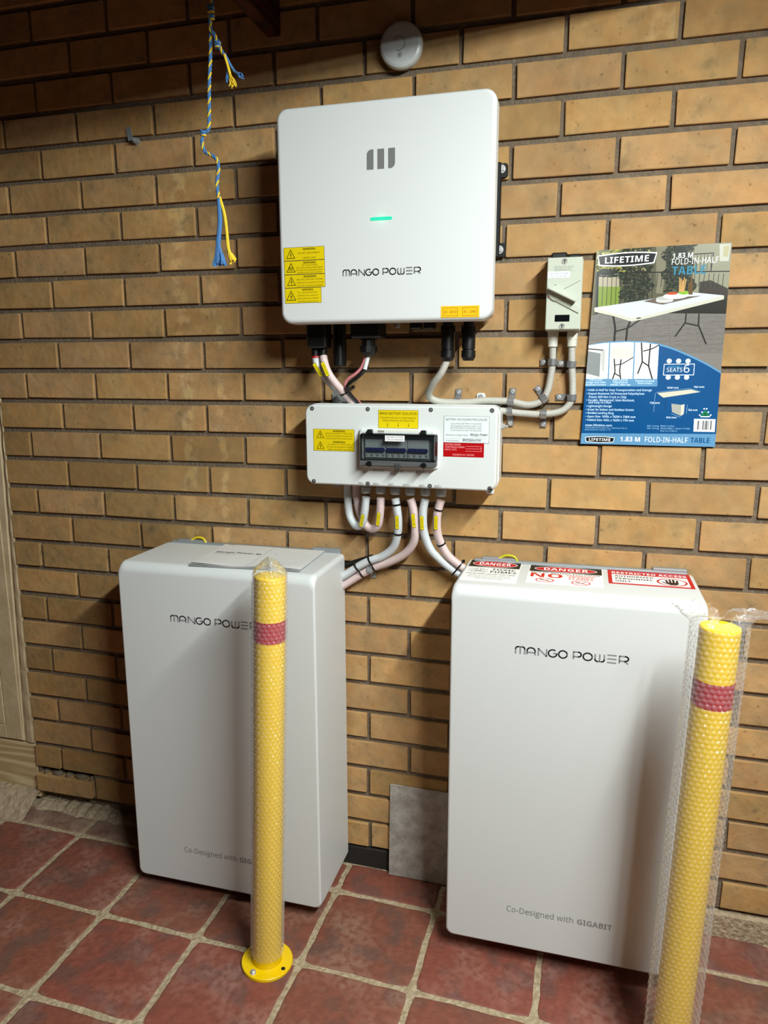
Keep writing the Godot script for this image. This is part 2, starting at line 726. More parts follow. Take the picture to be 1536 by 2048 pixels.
# ------------------------------------------------------------------ setting
# where a point falls in the picture, -1..1 in both directions when inside it
func seen_at(p: Vector3) -> Vector2:
	var cam: Camera3D = $camera
	var v := cam.transform.affine_inverse() * p
	if v.z > -0.05:
		return Vector2(9, 9)
	var k := tan(deg_to_rad(35.0835))
	return Vector2(v.x / -v.z / k / 0.75, v.y / -v.z / k)


func inside(p: Vector3, margin := 0.05) -> bool:
	var s := seen_at(p)
	return absf(s.x) < 1.0 + margin and absf(s.y) < 1.0 + margin


func brick_mesh(w: float, h: float) -> ArrayMesh:
	# a chamfered block whose corners wander a little
	var st := geo()
	box(st, Vector3(-w / 2, -h / 2, -0.06), Vector3(w / 2, h / 2, 0.0), 0.0011)
	var m := done(st)
	var arr := m.surface_get_arrays(0)
	var v: PackedVector3Array = arr[Mesh.ARRAY_VERTEX]
	var wander := {}
	for i in v.size():
		var key := Vector3i((v[i] * 1000.0).round())
		if not wander.has(key):
			wander[key] = Vector3(rng.randf_range(-0.0011, 0.0011), rng.randf_range(-0.0011, 0.0011), rng.randf_range(-0.0003, 0.0003))
		v[i] += wander[key]
	var s2 := geo()
	for i in v.size():
		s2.add_vertex(v[i])
	return done(s2)


func make_wall():
	var wall := structure("wall_back")
	var st := geo()
	var zb := -0.22
	var zf := -0.009
	var hx := Vector2(-0.09, 0.113)
	var hy := Vector2(0.112, 0.152)
	# mortar body, left open where the joint over one loose brick has lost its mortar
	box(st, Vector3(-0.104, 0.062, zb), Vector3(3.45, hy.x, zf))
	box(st, Vector3(-0.104, hy.y, zb), Vector3(3.45, 2.62, zf))
	box(st, Vector3(-0.104, hy.x, zb), Vector3(hx.x, hy.y, zf))
	box(st, Vector3(hx.y, hy.x, zb), Vector3(3.45, hy.y, zf))
	box(st, Vector3(hx.x, hy.x, zb), Vector3(hx.y, hy.y, -0.055))
	part("mortar", done(st), M.mortar, wall)
	var full := []
	for k in 5:
		full.append(brick_mesh(B - 0.012, 0.071))
	var extra := geo()
	for j in range(-2, 27):
		var y := (26 - j) * C + 0.0675 + 0.0355
		var c := -0.5 if posmod(j, 2) == 0 else -1.0
		var drift := 0.045
		if j == 7:
			drift = 0.08
		elif j == 5 or j == 3:
			drift = 0.028
		var row_shift := rng.randf_range(-0.008, 0.008)
		var prev := -0.1
		while c < 14.0:
			var nx := (c + 1.0 - drift * smoothstep(1.5, 4.5, c + 1.0) + row_shift + rng.randf_range(-0.01, 0.01)) * B
			if prev <= -0.0999:
				prev = -0.1 - 0.006
			var x0 := prev + 0.006
			var x1 := nx - 0.006
			prev = nx
			c += 1.0
			if x1 < -0.05:
				continue
			x0 = maxf(x0, -0.1)
			var at := Vector3((x0 + x1) / 2, y + rng.randf_range(-0.0015, 0.0015), rng.randf_range(-0.0015, 0.0012))
			var w := x1 - x0
			var h := 0.071
			var low := j == 26 and x0 < 0.0
			if low:
				h = 0.056
				at.y -= 0.0075
				at.z = 0.008
			var near := inside(Vector3(x0, y, 0), 0.02) or inside(Vector3(x1, y, 0), 0.02)
			var mm: Material = M.brick[rng.randi() % 8]
			if j >= 13 and x0 < 0.5 and rng.randf() < 0.25 + 0.05 * (j - 13):
				mm = M.brick_dirty[rng.randi() % 4]
			if not near:
				box(extra, at + Vector3(-w / 2, -h / 2, -0.06), at + Vector3(w / 2, h / 2, 0), 0.003)
				continue
			var whole := absf(w - B + 0.012) < 0.02 and not low
			var o := part("brick", full[rng.randi() % 5] if whole else brick_mesh(w, h), mm, wall, at)
			if whole:
				o.scale.x = w / (B - 0.012)
				if rng.randf() < 0.5:
					o.scale.x *= -1.0 if false else 1.0
	var rest := part("brickwork", done(extra), M.brick[4], wall)
	rest.set_meta("kind", "stuff")
	# broken lumps in the open joint
	var lump := geo()
	var x := -0.088
	for w2 in [0.026, 0.055, 0.03, 0.062, 0.02]:
		blob(lump, Vector3(x + w2 / 2, 0.128, -0.022), Vector3(w2 * 0.52, 0.011, 0.024), 5)
		x += w2 + 0.001
	part("broken_mortar", done(lump), M.mortar, wall)
	# concrete footing under the wall: set back and dark on the left, flush on the right
	var foot := structure("trim_1")
	st = geo()
	box(st, Vector3(1.86, -0.06, -0.2), Vector3(3.45, 0.054, 0.004), 0.006)
	part("footing", done(st), M.cement, foot)
	st = geo()
	box(st, Vector3(-0.104, -0.06, -0.2), Vector3(0.44, 0.061, -0.03))
	part("footing", done(st), M.mortar, foot)
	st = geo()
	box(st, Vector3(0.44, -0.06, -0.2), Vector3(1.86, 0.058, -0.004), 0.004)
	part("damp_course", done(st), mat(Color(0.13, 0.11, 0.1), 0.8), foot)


# a lump: a low sphere pushed out of round
func blob(st: SurfaceTool, c: Vector3, r: Vector3, n := 4):
	var ph := rng.randf() * 10.0
	var f := func(u: int, v: int) -> Vector3:
		var a := TAU * u / (2 * n)
		var b := PI * v / n
		var d := Vector3(sin(b) * cos(a), cos(b), sin(b) * sin(a))
		var k := 0.85 + 0.15 * sin(d.x * 5 + ph) * cos(d.y * 4 + d.z * 6 + ph)
		return c + d * r * k
	st.set_smooth_group(3)
	for u in 2 * n:
		for v in n:
			if v > 0:
				tri(st, f.call(u, v), f.call(u, v + 1), f.call(u + 1, v))
			if v < n - 1:
				tri(st, f.call(u + 1, v), f.call(u, v + 1), f.call(u + 1, v + 1))
	st.set_smooth_group(-1)


func make_floor():
	var fl := structure("floor")
	fl.position = Vector3(1, 0, 0)
	fl.rotation.z = -atan(0.0126)
	var st := geo()
	box(st, Vector3(-2.4, -0.15, -0.05), Vector3(2.45, -0.0025, 4.5))
	part("grout", done(st), M.grout, fl)
	var du := 0.2841
	var dv := 0.2675
	var an := 0.0152
	var g := 0.0064
	var shapes := []
	for k in 4:
		shapes.append(tile_mesh(du - 2 * g, dv - 2 * g))
	var extra := geo()
	for j in range(-1, 15):
		for i in range(-9, 11):
			var o := Vector3(0.1338 + i * du * cos(an) - j * dv * sin(an) - 1.0, 0, 0.1048 + i * du * sin(an) + j * dv * cos(an))
			var ax := Vector3(cos(an), 0, sin(an))
			var az := Vector3(-sin(an), 0, cos(an))
			var mid := o + ax * du / 2 + az * dv / 2
			var d := dv - 2 * g
			if j == -1:
				var z1: float = (o + az * dv + ax * du / 2).z - g
				d = z1 - (0.001 if mid.x > -0.55 else 0.02)
				mid.z = z1 - d / 2
			mid.y = rng.randf_range(-0.0008, 0.0008)
			var vis := false
			for q in [Vector3(-0.14, 0, -0.13), Vector3(0.14, 0, -0.13), Vector3(-0.14, 0, 0.13), Vector3(0.14, 0, 0.13)]:
				vis = vis or inside(fl.transform * (mid + q), 0.0)
			if absf(mid.x) > 2.3 or mid.z > 4.3 or mid.x > 2.25:
				continue
			if not vis:
				box(extra, mid + Vector3(-du / 2 + g, -0.02, -d / 2), mid + Vector3(du / 2 - g, 0, d / 2), 0.004)
				continue
			var dusty := j == -1 and mid.x < -0.45
			var p := part("tile", tile_mesh(du - 2 * g, d) if j == -1 else shapes[rng.randi() % 4], M.tile_dusty if dusty else M.tile[rng.randi() % 5], fl, mid)
			p.rotation = Vector3(rng.randf_range(-0.003, 0.003), -an, rng.randf_range(-0.003, 0.003))
	var rest := part("tiling", done(extra), M.tile[1], fl)
	rest.set_meta("kind", "stuff")


# a hand-made clay tile: softly rounded, wandering edges
func tile_mesh(w: float, d: float) -> ArrayMesh:
	var st := geo()
	var n := 14
	var ol := PackedVector2Array()
	var ph := rng.randf() * 20.0
	for s in 4:
		for k in n:
			var t := -1.0 + 2.0 * k / n
			var p: Vector2 = [Vector2(1, t), Vector2(-t, 1), Vector2(-1, -t), Vector2(t, -1)][s]
			var pinch := 0.0035 * pow(absf(t), 10.0)
			var k2 := 0.0011 * sin(t * 5.0 + ph + s * 2.1) + 0.0007 * sin(t * 13.0 + ph * 2 + s)
			ol.append(Vector2(p.x * (w / 2 - pinch + k2), p.y * (d / 2 - pinch + k2)))
	var rings := [[0.0, -0.02], [0.0, -0.0045], [0.0012, -0.0018], [0.0035, -0.0004], [0.008, 0.0]]
	var lay := []
	for r in rings:
		var q := PackedVector3Array()
		for p in ol:
			q.append(Vector3(p.x * (1.0 - 2 * r[0] / w), r[1], -p.y * (1.0 - 2 * r[0] / d)))
		lay.append(q)
	st.set_smooth_group(1)
	for k in lay.size() - 1:
		for i in ol.size():
			var j := (i + 1) % ol.size()
			quad(st, lay[k][i], lay[k][j], lay[k + 1][j], lay[k + 1][i])
	var top: PackedVector3Array = lay[lay.size() - 1]
	for i in ol.size():
		tri(st, Vector3(0, 0.0006, 0), top[(i + 1) % ol.size()], top[i])
	return done(st)


func make_left_infill():
	# cream door beside the end of the brickwork, its routed panel, and the scribed strip between door and bricks
	var door := structure("door_1")
	var st := geo()
	var zf := -0.002
	var frame := PackedVector2Array([Vector2(-1.2, 0.232), Vector2(-0.143, 0.232), Vector2(-0.119, 1.12), Vector2(-0.108, 1.6), Vector2(-0.104, 2.6), Vector2(-1.2, 2.6)])
	prism(st, frame, [[0.0, -0.03], [0.0, -0.006], [0.003, -0.0025]])
	part("panel_back", done(st), M.cream, door)
	st = geo()
	# raised stiles round the routed panel
	for r in [[-0.208, 0.236, -0.147, 2.6], [-0.6, 0.236, -0.2095, 0.281]]:
		box(st, Vector3(r[0], r[1], -0.004), Vector3(r[2], r[3], zf + 0.002), 0.0012)
	part("stile", done(st), M.cream, door)
	st = geo()
	box(st, Vector3(-0.6, 0.2845, -0.004), Vector3(-0.2115, 2.6, zf + 0.002), 0.002)
	part("routed_panel", done(st), M.cream, door)
	var strip := structure("trim_2")
	for j in range(3, 25):
		var y0 := (26 - j) * C + 0.06 - 0.006
		var y1 := y0 + C
		if j == 24:
			y0 = 0.232
		var l0 := -0.143 + 0.028 * clampf((y0 - 0.232) / 0.9, 0.0, 1.4) + 0.002
		var l1 := -0.143 + 0.028 * clampf((y1 - 0.232) / 0.9, 0.0, 1.4) + 0.002
		st = geo()
		# a bead that swells between two beds and tucks in at the joints
		var n := 5
		for k in n:
			var f0 := float(k) / n
			var f1 := float(k + 1) / n
			var pa := []
			for f in [f0, f1]:
				var bulge := 0.0035 * sin(PI * clampf(f, 0.02, 0.98)) - 0.004
				var y := lerpf(y0, y1 - 0.0006, f)
				var l := lerpf(l0, l1, f)
				var skew: float = -0.010 * (1.0 - f) * 0.6
				pa.append([Vector3(l, y, -0.006), Vector3(lerpf(l, -0.1, 0.35), y + skew * 0.4, bulge), Vector3(lerpf(l, -0.1, 0.7), y + skew * 0.2, bulge + 0.001), Vector3(-0.0985, y, -0.004)])
			for q in 3:
				quad(st, pa[0][q], pa[0][q + 1], pa[1][q + 1], pa[1][q])
			quad(st, Vector3(pa[0][0].x, pa[0][0].y, -0.03), pa[0][0], pa[1][0], Vector3(pa[1][0].x, pa[1][0].y, -0.03))
		part("scribed_piece", done(st), M.cream, strip)
	var sk := structure("baseboard_left")
	st = geo()
	box(st, Vector3(-1.2, 0.03, -0.035), Vector3(-0.104, 0.226, -0.008), 0.003)
	part("board", done(st), M.pine, sk)


# a bed of material: height field over x, z
func mound(x0: float, x1: float, z0: float, z1: float, nx: int, nz: int, f: Callable) -> ArrayMesh:
	var st := geo()
	st.set_smooth_group(1)
	var p := func(i: int, k: int) -> Vector3:
		var x := lerpf(x0, x1, float(i) / nx)
		var z := lerpf(z0, z1, float(k) / nz)
		return Vector3(x, f.call(x, z), z)
	for i in nx:
		for k in nz:
			quad(st, p.call(i, k), p.call(i, k + 1), p.call(i + 1, k + 1), p.call(i + 1, k))
	return done(st)


func make_room():
	# the rest of the garage, outside the picture; its far end stands open to the night
	var plain := mat(Color(0.24, 0.2, 0.17), 0.9)
	for w in [["wall_left", Vector3(-1.4, -0.1, -0.22), Vector3(-1.2, 2.62, 4.6)], ["wall_right", Vector3(3.35, -0.1, -0.22), Vector3(3.55, 2.62, 4.6)]]:
		var o := structure(w[0])
		var st := geo()
		box(st, w[1], w[2])
		part("render_coat", done(st), plain, o)
	var s2 := geo()
	box(s2, Vector3(-1.4, -0.1, -0.3), Vector3(-0.104, 2.62, -0.04))
	part("backing", done(s2), M.cream, get_node("wall_left"))
	var ce := structure("ceiling")
	var st2 := geo()
	box(st2, Vector3(-1.4, 2.5, -0.22), Vector3(3.55, 2.62, 4.6))
	part("boards", done(st2), M.rafter, ce)
	for r in [[-0.24, 2.237], [0.8, 2.237], [1.805, 2.2265], [2.83, 2.237]]:
		st2 = geo()
		box(st2, Vector3(r[0], r[1], -0.02), Vector3(r[0] + 0.036, 2.5, 4.4), 0.003)
		part("rafter", done(st2), M.rafter, ce)


# ------------------------------------------------------------------ batteries
func loft(st: SurfaceTool, lay: Array):
	var n: int = lay[0].size()
	for k in lay.size() - 1:
		for i in n:
			var j := (i + 1) % n
			quad(st, lay[k][i], lay[k][j], lay[k + 1][j], lay[k + 1][i])


func ring(x0: float, x1: float, y0: float, y1: float, r: float, z: float) -> PackedVector3Array:
	var out := PackedVector3Array()
	for p in rect_outline(x1 - x0, y1 - y0, r, 8):
		out.append(Vector3(p.x + (x0 + x1) / 2, p.y + (y0 + y1) / 2, z))
	return out


func fan(st: SurfaceTool, r: PackedVector3Array, front := true):
	var m := Vector3.ZERO
	for p in r:
		m += p / r.size()
	for i in r.size():
		if front:
			tri(st, m, r[(i + 1) % r.size()], r[i])
		else:
			tri(st, m, r[i], r[(i + 1) % r.size()])


func battery_shell() -> ArrayMesh:
	var W := 0.544
	var H := 0.907
	var D := 0.2504
	var st := geo()
	var lay := [ring(-W / 2, W / 2, 0, H, 0.012, 0.02)]
	# the top edge rolls over gently, the other edges tightly
	var R := 0.026
	var r := 0.0055
	for z in [0.0, 0.15, 0.3, 0.45, 0.58, 0.7, 0.79, 0.84, 0.88, 0.915, 0.945, 0.97, 0.987, 0.997, 1.0]:
		var t: float = (1.0 - z) * R
		var i := R - sqrt(maxf(0.0, R * R - (R - t) * (R - t)))
		var s := 0.0
		if t < r:
			s = r - sqrt(maxf(0.0, r * r - (r - t) * (r - t)))
		lay.append(ring(-W / 2 + s, W / 2 - s, s, H - i, lerpf(0.012, 0.018, z), D - t))
	loft(st, lay)
	fan(st, lay[lay.size() - 1])
	fan(st, lay[0], false)
	return done(st)


func make_battery(which: String, at: Vector3, label: String):
	var left := which == "left"
	var t := thing("battery_cabinet", label, "battery", at, "white battery cabinets")
	part("shell", battery_shell(), M.white, t)
	# wall plate behind the shell, its top showing above
	var st := geo()
	box(st, Vector3(-0.255, 0.03, 0.0005), Vector3(0.258, 0.912, 0.02), 0.003)
	box(st, Vector3(-0.235, 0.9, 0.0005), Vector3(-0.145, 0.917, 0.016), 0.002)
	box(st, Vector3(0.178, 0.9, 0.0005), Vector3(0.256, 0.918, 0.018), 0.002)
	var pl := part("wall_plate", done(st), M.zinc, t)
	st = geo()
	lathe(st, [[0.0, 0.006], [0.006, 0.006], [0.006, 0.0], [0.0, 0.0]], Vector3(-0.19, 0.912, 0.01), Vector3(0, 1, 0.2), 6)
	part("earth_screw", done(st), M.steel, pl)
	st = geo()
	var path := spline([Vector3(-0.19, 0.917, 0.012), Vector3(-0.172, 0.925, 0.012), Vector3(-0.152, 0.922, 0.013), Vector3(-0.142, 0.905, 0.015)], 0.004)
	tube(st, path, 0.003, 8)
	part("earth_wire", done(st), mat(Color(0.9, 0.8, 0.1), 0.5) if left else M.yellow_green, t)
	var word := geo()
	brand(word, -0.1225, 0.7575, 0.242, 0.0205, 0.2507)
	part("lettering", done(word), M.ink_grey, t)
	text3d(t, "Co-Designed with", sans, -0.123, 0.0335, 0.0965, 0.2507, M.ink_grey)
	text3d(t, "GIGABIT", sans_bold, 0.0427, 0.121, 0.0965, 0.2507, M.ink_grey)
	if not left:
		for s in [[danger_toxic(), 1.332, 1.462, 0.007, 0.2, "white danger sticker warning of toxic fumes"], [danger_smoking(), 1.4826, 1.656, 0.022, 0.183, "white danger sticker forbidding smoking sparks and flames"], [restricted(), 1.668, 1.8535, 0.021, 0.14, "red-bordered restricted access sticker with a raised hand"]]:
			var o := part("warning_sticker", sheet(s[2] - s[1], s[4] - s[3]), printed(s[0]), t, Vector3((s[1] + s[2]) / 2 - at.x, 0.907 + 0.0002, (s[3] + s[4]) / 2))
			o.rotation.x = -PI / 2
			o.set_meta("label", s[5])


# lettering from a font, from x0 to x1, baseline y, standing on the plane z
func text3d(parent: Node, s: String, f: Font, x0: float, x1: float, y: float, z: float, m: Material):
	var tm := TextMesh.new()
	tm.text = s
	tm.font = f
	tm.font_size = 32
	tm.pixel_size = 0.001
	tm.depth = 0.0002
	tm.horizontal_alignment = HORIZONTAL_ALIGNMENT_LEFT
	tm.vertical_alignment = VERTICAL_ALIGNMENT_BOTTOM
	var bb := tm.get_aabb()
	var k := (x1 - x0) / bb.size.x
	var o := part("lettering", tm, m, parent)
	o.scale = Vector3(k, k, 1)
	# the baseline lies 8 of the font's pixels above its foot
	o.position = Vector3(x0 - bb.position.x * k, y - 0.008 * k, z)


func arc(c: Vector2, r: Vector2, a0: float, a1: float, n := 8) -> Array:
	var out := []
	for i in n + 1:
		var a := deg_to_rad(lerpf(a0, a1, float(i) / n))
		out.append(c + Vector2(cos(a), sin(a)) * r)
	return out


# the rounded word on the cabinets, drawn in strokes
func brand(st: SurfaceTool, x: float, y: float, w: float, h: float, z: float):
	var m := [[Vector2(0, 0)] + arc(Vector2(0.3, 0.72), Vector2(0.3, 0.28), 180, 90, 5) + arc(Vector2(0.75, 0.72), Vector2(0.25, 0.28), 90, 0, 5) + [Vector2(1, 0)], [Vector2(0.5, 0), Vector2(0.5, 1)]]
	var wv := [[Vector2(0, 1)] + arc(Vector2(0.25, 0.28), Vector2(0.25, 0.28), 180, 270, 5) + arc(Vector2(0.75, 0.28), Vector2(0.25, 0.28), 270, 360, 5) + [Vector2(1, 1)], [Vector2(0.5, 1), Vector2(0.5, 0)]]
	var a := [[Vector2(0, 0)] + arc(Vector2(0.5, 0.55), Vector2(0.5, 0.45), 180, 0, 10) + [Vector2(1, 0)], [Vector2(0, 0.33), Vector2(1, 0.33)]]
	var nn := [[Vector2(0, 0), Vector2(0, 1), Vector2(1, 0), Vector2(1, 1)]]
	var g := [arc(Vector2(0.5, 0.5), Vector2(0.5, 0.5), 48, 360, 16) + [Vector2(0.55, 0.5)]]
	var oo := [arc(Vector2(0.5, 0.5), Vector2(0.5, 0.5), 0, 360, 20)]
	var p := [[Vector2(0, 0), Vector2(0, 1), Vector2(0.65, 1)] + arc(Vector2(0.65, 0.68), Vector2(0.35, 0.32), 90, -90, 8) + [Vector2(0, 0.36)]]
	var e := [[Vector2(0, 1), Vector2(1, 1)], [Vector2(0, 0.5), Vector2(1, 0.5)], [Vector2(0, 0), Vector2(1, 0)]]
	var r := p + [[Vector2(0.55, 0.36), Vector2(1, 0)]]
	var word := [[m, 0.0, 0.083], [a, 0.104, 0.178], [nn, 0.207, 0.282], [g, 0.298, 0.375], [oo, 0.39, 0.466], [p, 0.522, 0.59], [oo, 0.607, 0.687], [wv, 0.712, 0.792], [e, 0.817, 0.897], [r, 0.922, 1.0]]
	var t := h * 0.168
	for l in word:
		for stroke in l[0]:
			for i in stroke.size():
				var q := Vector2(x + w * lerpf(l[1], l[2], stroke[i].x), y + t / 2 + (h - t) * stroke[i].y)
				if i > 0 and i < stroke.size() - 1:
					dot(st, q, t / 2, z)
				if i > 0:
					var o := Vector2(x + w * lerpf(l[1], l[2], stroke[i - 1].x), y + t / 2 + (h - t) * stroke[i - 1].y)
					var s := (q - o).orthogonal().normalized() * t / 2
					quad(st, v3(o - s, z), v3(o + s, z), v3(q + s, z), v3(q - s, z))


func v3(p: Vector2, z: float) -> Vector3:
	return Vector3(p.x, p.y, z)


func dot(st: SurfaceTool, c: Vector2, r: float, z: float):
	for k in 8:
		tri(st, v3(c, z), v3(c + Vector2.from_angle(TAU * (k + 1) / 8) * r, z), v3(c + Vector2.from_angle(TAU * k / 8) * r, z))


# ------------------------------------------------------------------ stickers
const YEL := Color(0.88, 0.78, 0.05)
const INK := Color(0.14, 0.1, 0.02)


func triangle_sign(im: Image, c: Vector2, s: float, kind := 0):
	var p := [c + Vector2(0, -s), c + Vector2(s * 0.95, s * 0.75), c + Vector2(-s * 0.95, s * 0.75), c + Vector2(0, -s)]
	c_path(im, p, s * 0.13, INK)
	if kind == 0:
		c_path(im, [c + Vector2(s * 0.12, -s * 0.5), c + Vector2(-s * 0.14, s * 0.1), c + Vector2(s * 0.16, s * 0.02), c + Vector2(0, s * 0.58)], s * 0.12, INK)
	else:
		for k in [-0.32, 0.0, 0.32]:
			c_path(im, [c + Vector2(s * k, s * 0.5), c + Vector2(s * (k - 0.1), s * 0.1), c + Vector2(s * (k + 0.06), -s * 0.25)], s * 0.14, INK)


func warning(lines: Array, kind := 0, w := 500, h := 150, head := 34, body := 22) -> Image:
	var im := canvas(w, h, YEL)
	c_rect(im, 0, 0, w, 3, INK)
	c_rect(im, 0, h - 3, w, 3, INK)
	c_rect(im, 0, 0, 3, h, INK)
	c_rect(im, w - 3, 0, 3, h, INK)
	triangle_sign(im, Vector2(w * 0.17, h * 0.54), minf(h * 0.36, w * 0.13), kind)
	var mid := w * 0.63
	c_text(im, "WARNING", mid, head * 1.12, head, INK, sans_bold, 0.0, 1)
	var step := (h - head * 1.3) / lines.size()
	for k in lines.size():
		c_text(im, lines[k], mid, head * 1.25 + step * (k + 0.72), body, Color(0.3, 0.22, 0.02), sans, minf(w * 0.66, body * 0.62 * lines[k].length()), 1)
	return im


func danger_head(w: int, h: int, bar: int) -> Image:
	var im := canvas(w, h, Color(0.95, 0.95, 0.94))
	c_rect(im, 8, 8, w - 16, bar, Color(0.05, 0.05, 0.05))
	c_disc(im, Vector2(w / 2.0, 8 + bar / 2.0), w * 0.43, bar * 0.42, Color(0.95, 0.95, 0.95))
	c_disc(im, Vector2(w / 2.0, 8 + bar / 2.0), w * 0.415, bar * 0.37, Color(0.78, 0.06, 0.09))
	c_text(im, "DANGER", w / 2.0, 8 + bar * 0.68, int(bar * 0.52), Color(0.98, 0.98, 0.98), sans_bold, w * 0.62, 1)
	return im


func danger_toxic() -> Image:
	var im := danger_head(520, 760, 260)
	var k := Color(0.08, 0.08, 0.08)
	# a sketched skull over crossed bones
	c_ring(im, Vector2(125, 345), 48, 38, 5, k)
	c_disc(im, Vector2(108, 345), 10, 10, k)
	c_disc(im, Vector2(142, 345), 10, 10, k)
	c_path(im, [Vector2(100, 382), Vector2(104, 405), Vector2(146, 405), Vector2(150, 382)], 5, k)
	c_path(im, [Vector2(60, 395), Vector2(190, 450)], 8, k)
	c_path(im, [Vector2(190, 395), Vector2(60, 450)], 8, k)
	for e in [Vector2(50, 350), Vector2(200, 350), Vector2(46, 420), Vector2(205, 425)]:
		c_ring(im, e, 18, 10, 4, k)
	c_text(im, "TOXIC", 370, 365, 84, k, sans_bold, 235, 1)
	c_text(im, "FUMES", 370, 450, 84, k, sans_bold, 260, 1)
	c_text(im, "LEAD BATTERIES CAN EMIT TOXIC FUMES", 260, 520, 36, k, sans_bold, 470, 1)
	c_text(im, "Hydrogen gas can be explosive. Ventilate well.", 260, 575, 30, k, sans, 400, 1)
	c_text(im, "Wear protective equipment. Avoid contact with acid.", 260, 625, 30, k, sans, 420, 1)
	c_text(im, "Wash hands after handling", 260, 675, 30, k, sans, 260, 1)
	return im


func danger_smoking() -> Image:
	var im := danger_head(700, 640, 225)
	var r := Color(0.82, 0.16, 0.1)
	c_text(im, "RISK OF BATTERY EXPLOSION", 350, 278, 42, Color(0.08, 0.08, 0.08), sans_bold, 650, 1)
	c_text(im, "NO", 175, 425, 190, r, sans_bold, 330, 1)
	c_text(im, "SMOKING", 500, 335, 54, r, sans_bold, 270, 1)
	c_text(im, "SPARKS", 500, 390, 54, r, sans_bold, 230, 1)
	c_text(im, "FLAMES", 500, 445, 54, r, sans_bold, 230, 1)
	for c in [Vector2(170, 520), Vector2(500, 540)]:
		c_ring(im, c, 80, 66, 13, r)
		c_rect(im, c.x - 50, c.y - 8, 80, 16, Color(0.1, 0.1, 0.1))
		c_path(im, [c + Vector2(34, -12), c + Vector2(44, -30), c + Vector2(30, -42)], 6, Color(0.1, 0.1, 0.1))
		c_line(im, c + Vector2(-54, -48), c + Vector2(54, 48), 12, r)
	return im


func restricted() -> Image:
	var im := canvas(740, 480, Color(0.93, 0.93, 0.92))
	var r := Color(0.76, 0.1, 0.12)
	var k := Color(0.06, 0.06, 0.06)
	c_rect(im, 0, 0, 740, 150, r)
	c_rect(im, 0, 0, 34, 480, r)
	c_rect(im, 706, 0, 34, 480, r)
	c_rect(im, 0, 446, 740, 34, r)
	c_text(im, "RESTRICTED ACCESS", 370, 122, 96, Color(0.97, 0.97, 0.97), sans_bold, 680, 1)
	c_text(im, "AUTHORIZED", 60, 232, 66, k, sans_bold, 350, 0)
	c_text(im, "PERSONNEL", 60, 316, 66, k, sans_bold, 340, 0)
	c_text(im, "ONLY", 60, 400, 66, k, sans_bold, 140, 0)
	var c := Vector2(560, 310)
	c_disc(im, c, 134, 124, r)
	c_disc(im, c, 116, 106, Color(0.95, 0.94, 0.92))
	var h := Color(0.16, 0.07, 0.05)
	c_poly(im, [c + Vector2(-52, 10), c + Vector2(56, 10), c + Vector2(50, 64), c + Vector2(24, 92), c + Vector2(-22, 92), c + Vector2(-48, 60)], h)
	for f in [[-42, -62], [-14, -84], [14, -84], [42, -60]]:
		c_line(im, c + Vector2(f[0], 20), c + Vector2(f[0] * 1.12, f[1]), 20, h)
		c_disc(im, c + Vector2(f[0] * 1.12, f[1]), 10, 10, h)
	c_line(im, c + Vector2(-46, 56), c + Vector2(-86, 0), 20, h)
	return im


